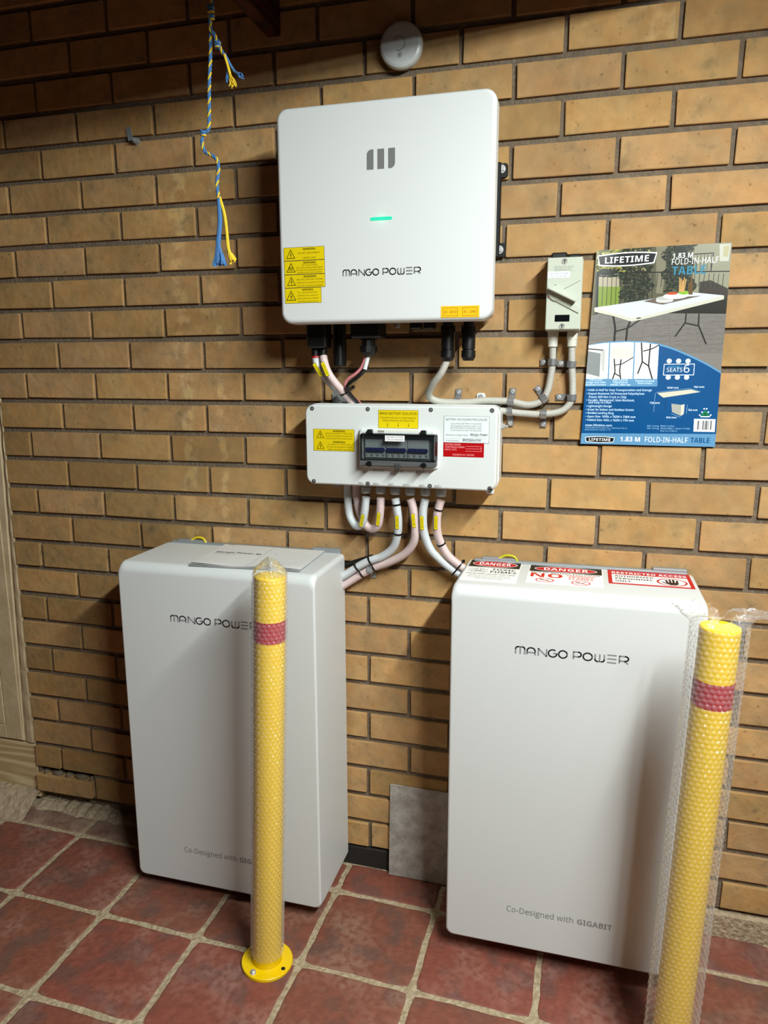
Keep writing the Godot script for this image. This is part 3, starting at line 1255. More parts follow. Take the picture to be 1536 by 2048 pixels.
# ------------------------------------------------------------------ inverter
func make_inverter():
	var t := thing("wall_inverter", "white square inverter on the brick wall with grey emblem and glowing green bar", "inverter", Vector3(1.147, 1.5425, 0.0))
	var W := 0.49
	var H := 0.4625
	var st := geo()
	var ol := rect_outline(W, H, 0.026, 10)
	prism(st, ol, [[0.0, 0.158], [0.0, 0.1905], [0.001, 0.1945], [0.003, 0.1975], [0.0055, 0.1992], [0.0085, 0.2]], Vector2(0, H / 2))
	part("cover", done(st), M.white, t)
	st = geo()
	box(st, Vector3(-0.222, 0.014, 0.022), Vector3(0.226, H - 0.016, 0.159), 0.006)
	for k in 9:
		var x := -0.2 + 0.05 * k
		box(st, Vector3(x - 0.004, 0.02, 0.012), Vector3(x + 0.004, H - 0.02, 0.03))
	part("chassis", done(st), M.black, t)
	# wall bracket flanges, right and left
	for s in [1.0, -1.0]:
		st = geo()
		box(st, Vector3(0.2, 0.155, 0.001), Vector3(0.236, 0.364, 0.022), 0.002)
		for y in [0.3485, 0.1725]:
			var ear := rect_corners(0.042, 0.032, [0.007, 0.002, 0.002, 0.007], 4)
			prism(st, ear, [[0, 0.001], [0, 0.006], [0.001, 0.007]], Vector2(0.229, y))
		var m := done(st)
		var o := part("mounting_bracket", m, M.black, t)
		o.rotation.y = 0.0
		if s < 0:
			o.position.x = -0.455
		for y in [0.3515, 0.173]:
			st = geo()
			lathe(st, [[0.0095, 0.0], [0.0095, 0.002], [0.0, 0.002]], Vector3(0.2355, y, 0.007), Vector3(0, 0, 1), 18)
			lathe(st, [[0.0065, 0.002], [0.0065, 0.0065], [0.0055, 0.0075], [0.0, 0.0075]], Vector3(0.2355, y, 0.007), Vector3(0, 0, 1), 6, false)
			part("bolt", done(st), M.steel, o)
	# emblem: three bars
	var bars := [[1.1135, 1.1285, [0.0, 0.0105, 0.0, 0.0]], [1.1375, 1.1525, [0.0, 0.0, 0.0, 0.0]], [1.1617, 1.1767, [0.0, 0.0, 0.0, 0.0105]]]
	for b in bars:
		st = geo()
		prism(st, rect_corners(b[1] - b[0], 0.0405, b[2], 6), [[0, 0.2], [0, 0.2005]], Vector2((b[0] + b[1]) / 2 - 1.147, 1.8842 - 1.5425))
		part("emblem_bar", done(st), M.emblem, t)
	st = geo()
	prism(st, rect_outline(0.0507, 0.0072, 0.0035, 5), [[0, 0.1995], [0, 0.2004], [0.0006, 0.2009]], Vector2(1.1453 - 1.147, 1.7623 - 1.5425))
	var led := mat(Color(0.05, 0.3, 0.25), 0.4)
	led.emission_enabled = true
	led.emission = Color(0.2, 0.9, 0.72)
	led.emission_energy_multiplier = 1.0
	part("status_light", done(st), led, t)
	var glow := OmniLight3D.new()
	glow.name = "status_glow"
	glow.light_color = Color(0.05, 0.95, 0.65)
	glow.light_energy = 0.0001
	glow.light_size = 0.004
	glow.omni_range = 1.0
	glow.shadow_enabled = true
	t.add_child(glow)
	glow.position = Vector3(-0.0017, 0.2198, 0.206)
	st = geo()
	brand(st, 1.0563 - 1.147, 1.6428 - 1.5425, 0.1782, 0.0158, 0.2004)
	part("lettering", done(st), M.emblem, t)
	var w := [[["DO NOT DISCONNECT", "UNDER LOAD"], 0, 0.9137, 1.6822, 1.0122, 1.7112, 26], [["ARC FLASH HAZARD", "ARC FLASH HAZARD APPROPRIATE", "PPE AND TOOLS REQUIRED WHILE", "WORKING ON THIS EQUIPMENT"], 1, 0.9139, 1.6518, 1.0127, 1.6818, 20], [["MULTIPLE BATTERY SYSTEMS", "TURN OFF ALL BATTERY SYSTEM", "ISOLATORS TO ISOLATE EQUIPMENT"], 0, 0.914, 1.6226, 1.013, 1.6514, 22], [["d.c. disconnection", "type(s) can only be", "operated by suitable", "qualified personnel"], 0, 0.9141, 1.5884, 1.0033, 1.6222, 24]]
	for s in w:
		var o2 := sticker(t, "warning_sticker", s[2] - 1.147, s[3] - 1.5425, s[4] - 1.147, s[5] - 1.5425, 0.2001, warning(s[0], s[1], 500, int(500 * (s[5] - s[3]) / (s[4] - s[2])), 32, s[6]), "yellow warning sticker with black triangle")
		o2.rotation.z = 0.004
	var im := canvas(500, 140, Color(0.93, 0.72, 0.1))
	for s in [[28, "AC GRID"], [282, "AC LOAD"]]:
		var k := Color(0.45, 0.22, 0.05)
		for e in [[0, 0, 190, 4], [0, 96, 190, 4], [0, 0, 4, 100], [186, 0, 4, 100]]:
			c_rect(im, s[0] + e[0], 22 + e[1], e[2], e[3], k)
		c_text(im, s[1], s[0] + 95, 88, 46, k, mono, 160, 1, 0.12)
	sticker(t, "output_sticker", 1.281 - 1.147, 1.5492 - 1.5425, 1.3655 - 1.147, 1.5735 - 1.5425, 0.2001, im, "orange sticker naming the two outlets")
	# sockets under the chassis
	var z := 0.1
	st = geo()
	box(st, Vector3(-0.2136, -0.053, z - 0.024), Vector3(-0.1633, 0.02, z + 0.024), 0.004)
	for x in [-0.1985, -0.1785]:
		lathe(st, [[0.0, -0.0195], [0.0098, -0.0195], [0.0098, 0.0]], Vector3(x, -0.0515, z), Vector3.UP, 16)
	part("battery_socket", done(st), M.black, t)
	st = geo()
	for x in [-0.1985, -0.1785]:
		lathe(st, [[0.0, -0.006], [0.0092, -0.006], [0.0092, 0.0]], Vector3(x, -0.0705, z), Vector3.UP, 16)
	part("seal_ring", done(st), M.red, t)
	st = geo()
	lathe(st, [[0.0, 0.0], [0.0145, 0.0], [0.0165, 0.003], [0.0165, 0.115]], Vector3(-0.149, -0.097, 0.06), Vector3.UP, 20)
	part("data_stick", done(st), mat(Color(0.05, 0.052, 0.055), 0.35), t)
	st = geo()
	box(st, Vector3(-0.099, -0.0315, z - 0.03), Vector3(-0.025, 0.02, z + 0.03), 0.004)
	lathe(st, [[0.0, -0.042], [0.012, -0.042], [0.0185, -0.036], [0.0215, -0.032], [0.0215, -0.018], [0.0165, -0.018], [0.0165, -0.003], [0.021, -0.003], [0.021, 0.0], [0.0, 0.0]], Vector3(-0.0615, -0.031, z), Vector3.UP, 12, false)
	part("signal_socket", done(st), M.black, t)
	for x in [0.1322, 0.1808]:
		st = geo()
		lathe(st, [[0.0, -0.085], [0.0115, -0.085], [0.0145, -0.08], [0.0165, -0.077], [0.0165, -0.0615], [0.0135, -0.0615], [0.0135, -0.0585], [0.0155, -0.0585], [0.0155, -0.012], [0.013, -0.01], [0.013, 0.02]], Vector3(x, 0.0, z), Vector3.UP, 22)
		var p := part("outlet_plug", done(st), M.black, t)
		for s in [-1.0, 1.0]:
			st = geo()
			box(st, Vector3(x + s * 0.0155 - 0.0014, -0.021, z - 0.004), Vector3(x + s * 0.0155 + 0.0014, -0.004, z + 0.004), 0.001)
			part("locking_clip", done(st), M.black, p)
	st = geo()
	box(st, Vector3(0.0395, -0.0105, 0.065), Vector3(0.0655, 0.02, 0.095), 0.003)
	part("port_cap", done(st), M.black, t)
	st = geo()
	box(st, Vector3(0.072, -0.0115, 0.065), Vector3(0.0975, 0.02, 0.095), 0.003)
	part("port_cap", done(st), M.black, t)
	st = geo()
	lathe(st, [[0.0, -0.0065], [0.006, -0.0065], [0.007, -0.004], [0.007, 0.015]], Vector3(0.005, 0.0, 0.08), Vector3.UP, 14)
	part("vent_plug", done(st), M.gland, t)
	# yellow wire tags belong to the conduits, see make_conduits()


# ------------------------------------------------------------------ isolator box
func make_isolator_box():
	var x0 := 0.9245
	var y0 := 1.1545
	var W := 0.4775
	var H := 0.1985
	var t := thing("battery_isolator_box", "white wide wall box with a smoked breaker window and yellow and red stickers", "isolator box", Vector3(x0 + W / 2, y0, 0.0))
	var ox := x0 + W / 2
	var st := geo()
	prism(st, rect_outline(W + 0.006, H + 0.004, 0.024, 8), [[0.006, 0.012], [0.002, 0.02], [0.0, 0.088], [0.002, 0.091]], Vector2(0, H / 2))
	part("enclosure", done(st), M.white_gloss, t)
	st = geo()
	prism(st, rect_outline(W, H, 0.022, 8), [[0.0, 0.092], [0.0, 0.1145], [0.0015, 0.118], [0.004, 0.12]], Vector2(0, H / 2))
	part("lid", done(st), M.white_gloss, t)
	for p in [[0.9442, 1.3437], [1.0881, 1.3437], [1.2438, 1.3438], [1.3886, 1.344], [0.945, 1.162], [1.0869, 1.1611], [1.2432, 1.1613], [1.3874, 1.161]]:
		st = geo()
		lathe(st, [[0.0052, 0.0], [0.0052, 0.0006], [0.0042, 0.0002], [0.0, -0.0004]], Vector3(p[0] - ox, p[1] - y0, 0.12), Vector3(0, 0, 1), 16)
		var a := rng.randf() * PI
		for k in 2:
			var d := Vector3(cos(a + k * PI / 2), sin(a + k * PI / 2), 0) * 0.0032
			var s := Vector3(-d.y, d.x, 0) * 0.22
			var c := Vector3(p[0] - ox, p[1] - y0, 0.1208)
			quad(st, c - d - s, c + d - s, c + d + s, c - d + s)
		part("lid_screw", done(st), mat(Color(0.12, 0.12, 0.12), 0.5), t)
	for p in [[0.969, 1.3635, 0.034], [1.346, 1.3635, 0.03], [0.968, 1.1475, 0.03], [1.374, 1.1455, 0.03]]:
		st = geo()
		prism(st, rect_outline(p[2] * 0.72, 0.034, 0.006, 4), [[0, 0.001], [0, 0.005], [0.001, 0.006]], Vector2(p[0] - ox, p[1] - y0))
		var tab := part("mounting_tab", done(st), M.white_gloss if p[0] > 1.0 else M.zinc, t)
		st = geo()
		lathe(st, [[0.0062, 0.0], [0.0062, 0.0025], [0.0, 0.003]], Vector3(p[0] - ox, p[1] - y0 + (0.008 if p[1] > 1.2 else -0.008), 0.006), Vector3(0, 0, 1), 12)
		part("screw", done(st), M.steel, tab)
	# stickers
	var im := warning(["BATTERY SYSTEM D.C. ISOLATORS", "DO NOT DE-ENERGISE THE BATTERY", "SYSTEM AND BATTERY SYSTEM CABLING"], 0, 560, 142, 34, 22)
	var im2 := warning(["PV ARRAY D.C. ISOLATORS", "DO NOT DE-ENERGISE THE PV", "ARRAY AND ARRAY CABLING"], 0, 560, 142, 34, 22)
	var both := canvas(560, 284, YEL)
	both.blit_rect(im, Rect2i(0, 0, 560, 139), Vector2i.ZERO)
	both.blit_rect(im2, Rect2i(0, 3, 560, 139), Vector2i(0, 145))
	c_rect(both, 3, 136, 554, 14, YEL)
	sticker(t, "warning_sticker", 0.9464 - ox, 1.2396 - y0, 1.0535 - ox, 1.2937 - y0, 0.1201, both, "yellow sticker with two warnings")
	im = canvas(560, 250, YEL)
	for e in [[0, 0, 560, 3], [0, 247, 560, 3], [0, 0, 3, 250], [557, 0, 3, 250]]:
		c_rect(im, e[0], e[1], e[2], e[3], INK)
	c_text(im, "MAIN BATTERY ISOLATOR", 280, 66, 50, INK, sans, 520, 1)
	c_text(im, "Pull down and out to isolate batteries", 280, 118, 34, Color(0.3, 0.22, 0.02), sans, 500, 1)
	c_text(im, "Follow shutdown procedure first", 280, 156, 34, Color(0.3, 0.22, 0.02), sans, 450, 1)
	for x in [130, 280, 425]:
		c_line(im, Vector2(x, 172), Vector2(x, 225), 4, INK)
		c_poly(im, [Vector2(x - 9, 208), Vector2(x + 9, 208), Vector2(x, 230)], INK)
	sticker(t, "isolator_sticker", 1.1148 - ox, 1.2988 - y0, 1.2137 - ox, 1.3423 - y0, 0.1201, im, "yellow sticker with three small arrows")
	var k := Color(0.25, 0.27, 0.28)
	im = canvas(620, 364, Color(0.88, 0.91, 0.91))
	for e in [[0, 0, 620, 3], [0, 361, 620, 3], [0, 0, 3, 364], [617, 0, 3, 364]]:
		c_rect(im, e[0], e[1], e[2], e[3], k)
	c_text(im, "BATTERY SHUTDOWN PROCEDURE", 310, 62, 44, k, sans, 570, 1)
	for l in [["Turn off the: BATTERY AC ISOLATORS", 112], ["(AC Supply & Essential Loads) or the", 142], ["BATTERY SUPPLY & ESSENTIAL LOADS", 172], ["Circuit breakers located in the Switchboard", 202]]:
		c_text(im, l[0], 95, l[1], 26, k, sans, 425, 0)
	c_text(im, "Manufacturer/Supplier Name:", 28, 268, 28, k, sans, 310, 0)
	hand(im, "Mango Power", 360, 262, 40, 240)
	c_text(im, "Contact Number:", 28, 345, 28, k, sans, 185, 0)
	hand(im, "MiDiSJiduUSA", 255, 340, 44, 250)
	for y in [[360, 275, 230], [28, 304, 560], [250, 350, 330]]:
		c_rect(im, y[0], y[1], y[2], 2, k)
	sticker(t, "procedure_sticker", 1.2759 - ox, 1.2673 - y0, 1.3832 - ox, 1.3301 - y0, 0.1203, im, "white shutdown procedure sticker filled in by hand")
	im = canvas(560, 196, Color(0.68, 0.02, 0.05))
	var p2 := Color(1.0, 0.8, 0.8)
	c_text(im, "BATTERY SYSTEM", 24, 40, 30, p2, sans, 220, 0)
	c_text(im, "SHORT CIRCUIT CURRENT", 24, 74, 30, p2, sans, 275, 0)
	c_text(im, "MAX D.C. VOLTS", 24, 108, 30, p2, sans, 165, 0)
	for l in [[46, ""], [80, "A"], [114, "V"]]:
		c_rect(im, 310, l[0], 220, 3, p2)
		c_text(im, l[1], 515, l[0] - 2, 26, p2, sans)
	c_text(im, "HAZARDOUS D.C. VOLTAGE", 280, 178, 30, p2, sans, 300, 1)
	sticker(t, "voltage_sticker", 1.2753 - ox, 1.234 - y0, 1.372 - ox, 1.2678 - y0, 0.1201, im, "red voltage sticker")
	# breaker window: a raised white frame, breakers in it, a smoked hinged cover
	var wx := 1.1653 - ox
	var wy := 1.249 - y0
	st = geo()
	var outer := rect_outline(0.2, 0.094, 0.006, 4)
	var inner := rect_outline(0.178, 0.062, 0.003, 4)
	frame(st, outer, inner, 0.12, 0.138, Vector2(wx, wy), Vector2(wx + 0.003, wy + 0.006), 0.004)
	var fr := part("window_frame", done(st), M.white_gloss, t)
	st = geo()
	box(st, Vector3(wx - 0.088, wy - 0.025, 0.1202), Vector3(wx + 0.092, wy + 0.037, 0.1212))
	part("window_back", done(st), mat(Color(0.6, 0.64, 0.64), 0.6), fr)
	for i in 3:
		var bx := 1.0845 - ox + 0.053 * i
		st = geo()
		box(st, Vector3(bx, 1.228 - y0, 0.121), Vector3(bx + 0.052, 1.2725 - y0, 0.134), 0.001)
		var br := part("circuit_breaker", done(st), mat(Color(0.74, 0.79, 0.79), 0.5), t)
		st = geo()
		box(st, Vector3(bx + 0.001, 1.2415 - y0, 0.134), Vector3(bx + 0.051, 1.2525 - y0, 0.141), 0.003)
		part("toggle", done(st), mat(Color(0.1, 0.13, 0.4), 0.4), br)
		st = geo()
		for q in 4:
			lathe(st, [[0.0033, 0.0], [0.0033, 0.002], [0.0, 0.0025]], Vector3(bx + 0.004 + q * 0.0146, 1.2358 - y0, 0.134), Vector3(0, 0, 1), 10)
		part("terminal", done(st), M.gland, br)
	# cover: dark rim, clear smoked pane, translucent lower lip
	st = geo()
	var rim_o := rect_corners(0.19, 0.064, [0.005, 0.005, 0.002, 0.002], 4)
	var rim_i := rect_outline(0.1825, 0.058, 0.002, 4)
	frame(st, rim_o, rim_i, 0.138, 0.152, Vector2(1.17 - ox, 1.2562 - y0), Vector2(1.17 - ox, 1.2551 - y0), 0.0015)
	var cv := part("window_cover", done(st), mat(Color(0.06, 0.07, 0.07), 0.25), t)
	st = geo()
	box(st, Vector3(1.081 - ox, 1.2272 - y0, 0.1475), Vector3(1.259 - ox, 1.283 - y0, 0.1495))
	part("window_pane", done(st), M.smoke, cv)
	st = geo()
	prism(st, rect_corners(0.19, 0.0145, [0.001, 0.001, 0.006, 0.006], 4), [[0, 0.138], [0, 0.148], [0.002, 0.151]], Vector2(1.17 - ox, 1.217 - y0))
	part("cover_lip", done(st), mat(Color(0.36, 0.37, 0.37), 0.3), cv)
	for x in [1.1003, 1.2319]:
		st = geo()
		box(st, Vector3(x - ox - 0.0065, 1.2865 - y0, 0.137), Vector3(x - ox + 0.0065, 1.297 - y0, 0.15), 0.002)
		part("hinge", done(st), mat(Color(0.09, 0.09, 0.09), 0.4), cv)
	for x in [1.1005, 1.2348]:
		st = geo()
		lathe(st, [[0.007, 0.0], [0.0072, 0.006], [0.006, 0.008], [0.0, 0.008]], Vector3(x - ox, 1.2145 - y0, 0.15), Vector3(0, 0, 1), 8, false)
		box(st, Vector3(x - ox - 0.009, 1.2135 - y0, 0.153), Vector3(x - ox + 0.003, 1.2165 - y0, 0.158), 0.001)
		part("cover_knob", done(st), M.black, cv)
	st = geo()
	box(st, Vector3(1.1625 - ox, 1.2035 - y0, 0.138), Vector3(1.178 - ox, 1.216 - y0, 0.1535), 0.002)
	part("latch", done(st), mat(Color(0.25, 0.25, 0.25), 0.4), cv)
	im = canvas(320, 92, Color(0.95, 0.95, 0.95))
	c_text(im, "BATTERY SYSTEM", 160, 38, 34, k, sans, 270, 1)
	c_text(im, "CIRCUIT BREAKER", 160, 78, 34, k, sans, 280, 1)
	sticker(t, "breaker_sticker", 1.1401 - ox, 1.2702 - y0, 1.188 - ox, 1.284 - y0, 0.1522, im, "small white breaker sticker")
	st = geo()
	box(st, Vector3(1.118 - ox, 1.2895 - y0, 0.138), Vector3(1.134 - ox, 1.2945 - y0, 0.1385))
	part("rating_plate", done(st), mat(Color(0.6, 0.58, 0.55), 0.5), fr)
	for l in [["BAT OUT", 1.1015, 1.1288, 1.1925], ["BAT IN", 1.1552, 1.1762, 1.192], ["BAT IN", 1.2093, 1.2302, 1.1925], ["INV-", 1.0615, 1.0765, 1.1583], ["INV+", 1.1, 1.1152, 1.1583], ["BAT-", 1.1396, 1.1545, 1.1583], ["BAT+", 1.177, 1.193, 1.1583], ["BAT-", 1.2173, 1.232, 1.1583], ["BAT+", 1.2553, 1.271, 1.1583]]:
		text3d(t, l[0], sans, l[1] - ox, l[2] - ox, l[3] - y0, 0.1201, M.ink)
	for x in [1.0674, 1.1058, 1.1446, 1.1833, 1.2219, 1.2617]:
		st = geo()
		lathe(st, [[0.0, -0.026], [0.011, -0.026], [0.0128, -0.023], [0.0132, -0.0105], [0.0115, -0.0105], [0.0115, -0.006], [0.0135, -0.006], [0.0135, 0.004]], Vector3(x - ox, 0.0, 0.07), Vector3.UP, 16)
		part("cable_gland", done(st), M.gland, t)
	st = geo()
	lathe(st, [[0.0095, 0.0], [0.0095, 0.003], [0.0065, 0.003], [0.0065, 0.008], [0.0032, 0.008], [0.0032, 0.016], [0.0, 0.017]], Vector3(W / 2 + 0.002, 1.303 - y0, 0.055), Vector3(1, 0, 0), 6, false)
	part("earth_bolt", done(st), M.steel, t)


# handwriting: slanted strokes from the thin face
func hand(im: Image, s: String, x: float, y: float, size: int, fit: float):
	for d in [Vector2(0, 0), Vector2(1.5, 0.5)]:
		c_text(im, s, x + d.x, y + d.y, size, Color(0.08, 0.08, 0.1), sans, fit, 0, 0.25)


# a flat ring between two outlines with the same number of points
func frame(st: SurfaceTool, o: PackedVector2Array, i: PackedVector2Array, z0: float, z1: float, ao: Vector2, ai: Vector2, slope: float):
	var n := o.size()
	for k in n:
		var j := (k + 1) % n
		var a := o[k] + ao
		var b := o[j] + ao
		var a2 := ao + o[k] * (1.0 - slope / 0.05)
		var b2 := ao + o[j] * (1.0 - slope / 0.05)
		var c := i[k] + ai
		var d := i[j] + ai
		quad(st, v3(a, z0), v3(b, z0), v3(b2, z1), v3(a2, z1))
		quad(st, v3(a2, z1), v3(b2, z1), v3(d, z1), v3(c, z1))
		quad(st, v3(c, z1), v3(d, z1), v3(d, z0), v3(c, z0))


# ------------------------------------------------------------------ isolator switch
func make_switch():
	var cx := 1.5372
	var y0 := 1.5257
	var t := thing("isolator_switch", "beige rotary isolator switch on the wall left of the table poster", "switch", Vector3(cx, y0, 0))
	var W := 0.0765
	var H := 0.157
	var st := geo()
	prism(st, rect_outline(W, H, 0.0025, 4), [[-0.001, 0.001], [-0.001, 0.05], [0.0, 0.0505], [0.0, 0.0775], [0.0008, 0.0792], [0.0022, 0.08]], Vector2(0, H / 2))
	part("housing", done(st), M.beige, t)
	for y in [1.6741, 1.5335]:
		st = geo()
		lathe(st, [[0.0065, 0.0], [0.0065, 0.0012], [0.0054, 0.0013], [0.005, 0.0003], [0.0, 0.0003]], Vector3(1.5365 - cx, y - y0, 0.0798), Vector3(0, 0, 1), 20)
		var s := part("cover_screw", done(st), mat(Color(0.62, 0.62, 0.58), 0.4), t)
		st = geo()
		box(st, Vector3(-0.001, -0.004, 0.0), Vector3(0.001, 0.0035, 0.0005))
		box(st, Vector3(-0.003, 0.0015, 0.0), Vector3(0.003, 0.003, 0.0005))
		part("slot", done(st), M.ink, s, Vector3(1.5365 - cx, y - y0, 0.0801))
	# raised tracks that run to the two positions, and the round dial between them
	st = geo()
	var c := Vector2(1.5215 - cx, 1.6055 - y0)
	var up := PackedVector2Array([c + Vector2(-0.004, 0.0195), c + Vector2(0.008, 0.008), c + Vector2(0.0145, 0.0075), Vector2(0.0355, 1.6315 - y0), Vector2(0.0355, 1.646 - y0), c + Vector2(0.002, 0.021)])
	prism(st, up, [[0.0, 0.0795], [0.0, 0.0815], [0.001, 0.0825]])
	part("track", done(st), M.beige, t)
	st = geo()
	var dn := PackedVector2Array([c + Vector2(-0.017, 0.008), c + Vector2(-0.0195, 0.001), c + Vector2(-0.017, -0.009), Vector2(0.034, 1.5605 - y0), Vector2(0.0362, 1.5625 - y0), Vector2(0.0365, 1.5745 - y0), c + Vector2(0.01, 0.006)])
	prism(st, dn, [[0.0, 0.0795], [0.0, 0.082], [0.001, 0.083]])
	part("track", done(st), M.beige, t)
	st = geo()
	lathe(st, [[0.0172, 0.0], [0.0172, 0.0036], [0.016, 0.0045], [0.0, 0.0045]], Vector3(c.x, c.y, 0.0795), Vector3(0, 0, 1), 30)
	part("dial", done(st), M.beige, t)
	st = geo()
	var ang := -0.46
	box(st, Vector3(-0.022, -0.0028, 0.0), Vector3(0.047, 0.0028, 0.0185), 0.0015)
	var kn := part("handle", done(st), M.beige, t, Vector3(c.x + 0.001, c.y + 0.0015, 0.083))
	kn.rotation.z = ang
	st = geo()
	lathe(st, [[0.0016, 0.0], [0.0016, 0.0006], [0.0, 0.0006]], Vector3(c.x - 0.0165, c.y - 0.0065, 0.083), Vector3(0, 0, 1), 10)
	part("position_dot", done(st), M.red, t)
	st = geo()
	prism(st, rect_outline(0.0325, 0.0148, 0.0012, 3), [[0, 0.0795], [0, 0.0804]], Vector2(1.5362 - cx, 1.5508 - y0))
	part("window", done(st), mat(Color(0.03, 0.045, 0.06), 0.2), t)
	var im := canvas(400, 110, Color(0.94, 0.95, 0.97))
	c_text(im, "BATTERY SYSTEM", 200, 48, 38, Color(0.2, 0.2, 0.24), sans, 330, 1)
	c_text(im, "A.C. ISOLATOR", 200, 94, 38, Color(0.2, 0.2, 0.24), sans, 270, 1)
	sticker(t, "label_sticker", 1.5004 - cx, 1.6385 - y0, 1.549 - cx, 1.6525 - y0, 0.0801, im, "small white label")
	im = canvas(360, 100, Color(0.735, 0.755, 0.695))
	var r2 := RandomNumberGenerator.new()
	r2.seed = 3
	for k in 4:
		c_text(im, ["IP66 63A 500V~ AC-22A", "AC-23A 415V~ 3 POLE 50Hz", "MAX TORQUE 3.5 Nm", "USE COPPER CONDUCTORS"][k], 10, 22 + 24 * k, 20, Color(0.35, 0.36, 0.33), sans, 335 - 20 * k, 0)
	sticker(t, "rating_print", 1.5144 - cx, 1.6526 - y0, 1.5588 - cx, 1.6648 - y0, 0.08002, im, "")
	# black feet above and the two conduit sockets below
	for b in [[1.5052, 1.5405, 1.6985], [1.5425, 1.571, 1.694]]:
		st = geo()
		box(st, Vector3(b[0] - cx, 1.68 - y0, 0.012), Vector3(b[1] - cx, b[2] - y0, 0.045), 0.003)
		part("mounting_foot", done(st), M.black, t)
	for x in [1.5157, 1.5594]:
		st = geo()
		lathe(st, [[0.0092, -0.0365], [0.0112, -0.0365], [0.0115, -0.02], [0.0122, -0.0195], [0.0122, 0.002]], Vector3(x - cx, 0, 0.032), Vector3.UP, 20)
		part("conduit_socket", done(st), mat(Color(0.8, 0.79, 0.74), 0.45), t)


# ------------------------------------------------------------------ poster
func make_poster():
	var im := poster_print()
	var p := [Vector3(1.5895, 1.2611, 0), Vector3(1.8901, 1.2603, 0), Vector3(1.8895, 1.7096, 0), Vector3(1.6039, 1.7051, 0)]
	var o := Vector3(1.74, 1.26, 0.0)
	var st := geo()
	var n := 14
	var f := func(u: float, v: float) -> Vector3:
		var a: Vector3 = p[0].lerp(p[1], u)
		var b: Vector3 = p[3].lerp(p[2], u)
		var q := a.lerp(b, v) - o
		q.z = 0.0045 + 0.0035 * sin(u * 4.0 + v * 2.0) * sin(v * 3.5 + 0.6) + 0.006 * pow(maxf(0.0, 1.0 - u * 6.0), 2.0)
		return q
	for i in n:
		for k in n:
			var u0 := float(i) / n
			var u1 := float(i + 1) / n
			var v0 := float(k) / n
			var v1 := float(k + 1) / n
			st.set_smooth_group(1)
			quv(st, [f.call(u0, v0), f.call(u1, v0), f.call(u1, v1), f.call(u0, v1)], [Vector2(u0, 1 - v0), Vector2(u1, 1 - v0), Vector2(u1, 1 - v1), Vector2(u0, 1 - v1)])
	# the card's edges
	st.set_smooth_group(-1)
	for k in n:
		var a := float(k) / n
		var b := float(k + 1) / n
		for e in [[Vector2(0, b), Vector2(0, a)], [Vector2(1, a), Vector2(1, b)], [Vector2(a, 0), Vector2(b, 0)], [Vector2(b, 1), Vector2(a, 1)]]:
			var q0: Vector3 = f.call(e[0].x, e[0].y)
			var q1: Vector3 = f.call(e[1].x, e[1].y)
			var w := Vector3(0, 0, -0.0015)
			var uv := Vector2(e[0].x * 0.98 + 0.01, 1 - (e[0].y * 0.98 + 0.01))
			quv(st, [q0 + w, q1 + w, q1, q0], [uv, uv, uv, uv])
	var node := part("advertising_card", done(st), printed(im, 0.35), self, o)
	tag(node, "colourful printed card advertising a folding table, fixed to the right of the switch", "poster")


# a place on the card, as read off the flat print, in the texture's pixels (1000 x 1500)
func card_xy(p: Vector2) -> Vector2:
	var u := 0.5
	var v := 0.5
	for k in 6:
		v = (p.y - lerpf(501, 485, u)) / lerpf(386, 409, u)
		u = (p.x - lerpf(1193, 1161, v)) / lerpf(271, 269, v)
	return Vector2(u * 1000, v * 1500)


func up_(x: float, y: float) -> Vector2:
	return card_xy(Vector2(1150 + x * 0.21484, 480 + y * 0.21484))


func lo_(x: float, y: float) -> Vector2:
	return card_xy(Vector2(1150 + x * 0.20182, 670 + y * 0.20182))


func ups(a: Array) -> Array:
	var out := []
	for k in range(0, a.size(), 2):
		out.append(up_(a[k], a[k + 1]))
	return out


func los(a: Array) -> Array:
	var out := []
	for k in range(0, a.size(), 2):
		out.append(lo_(a[k], a[k + 1]))
	return out


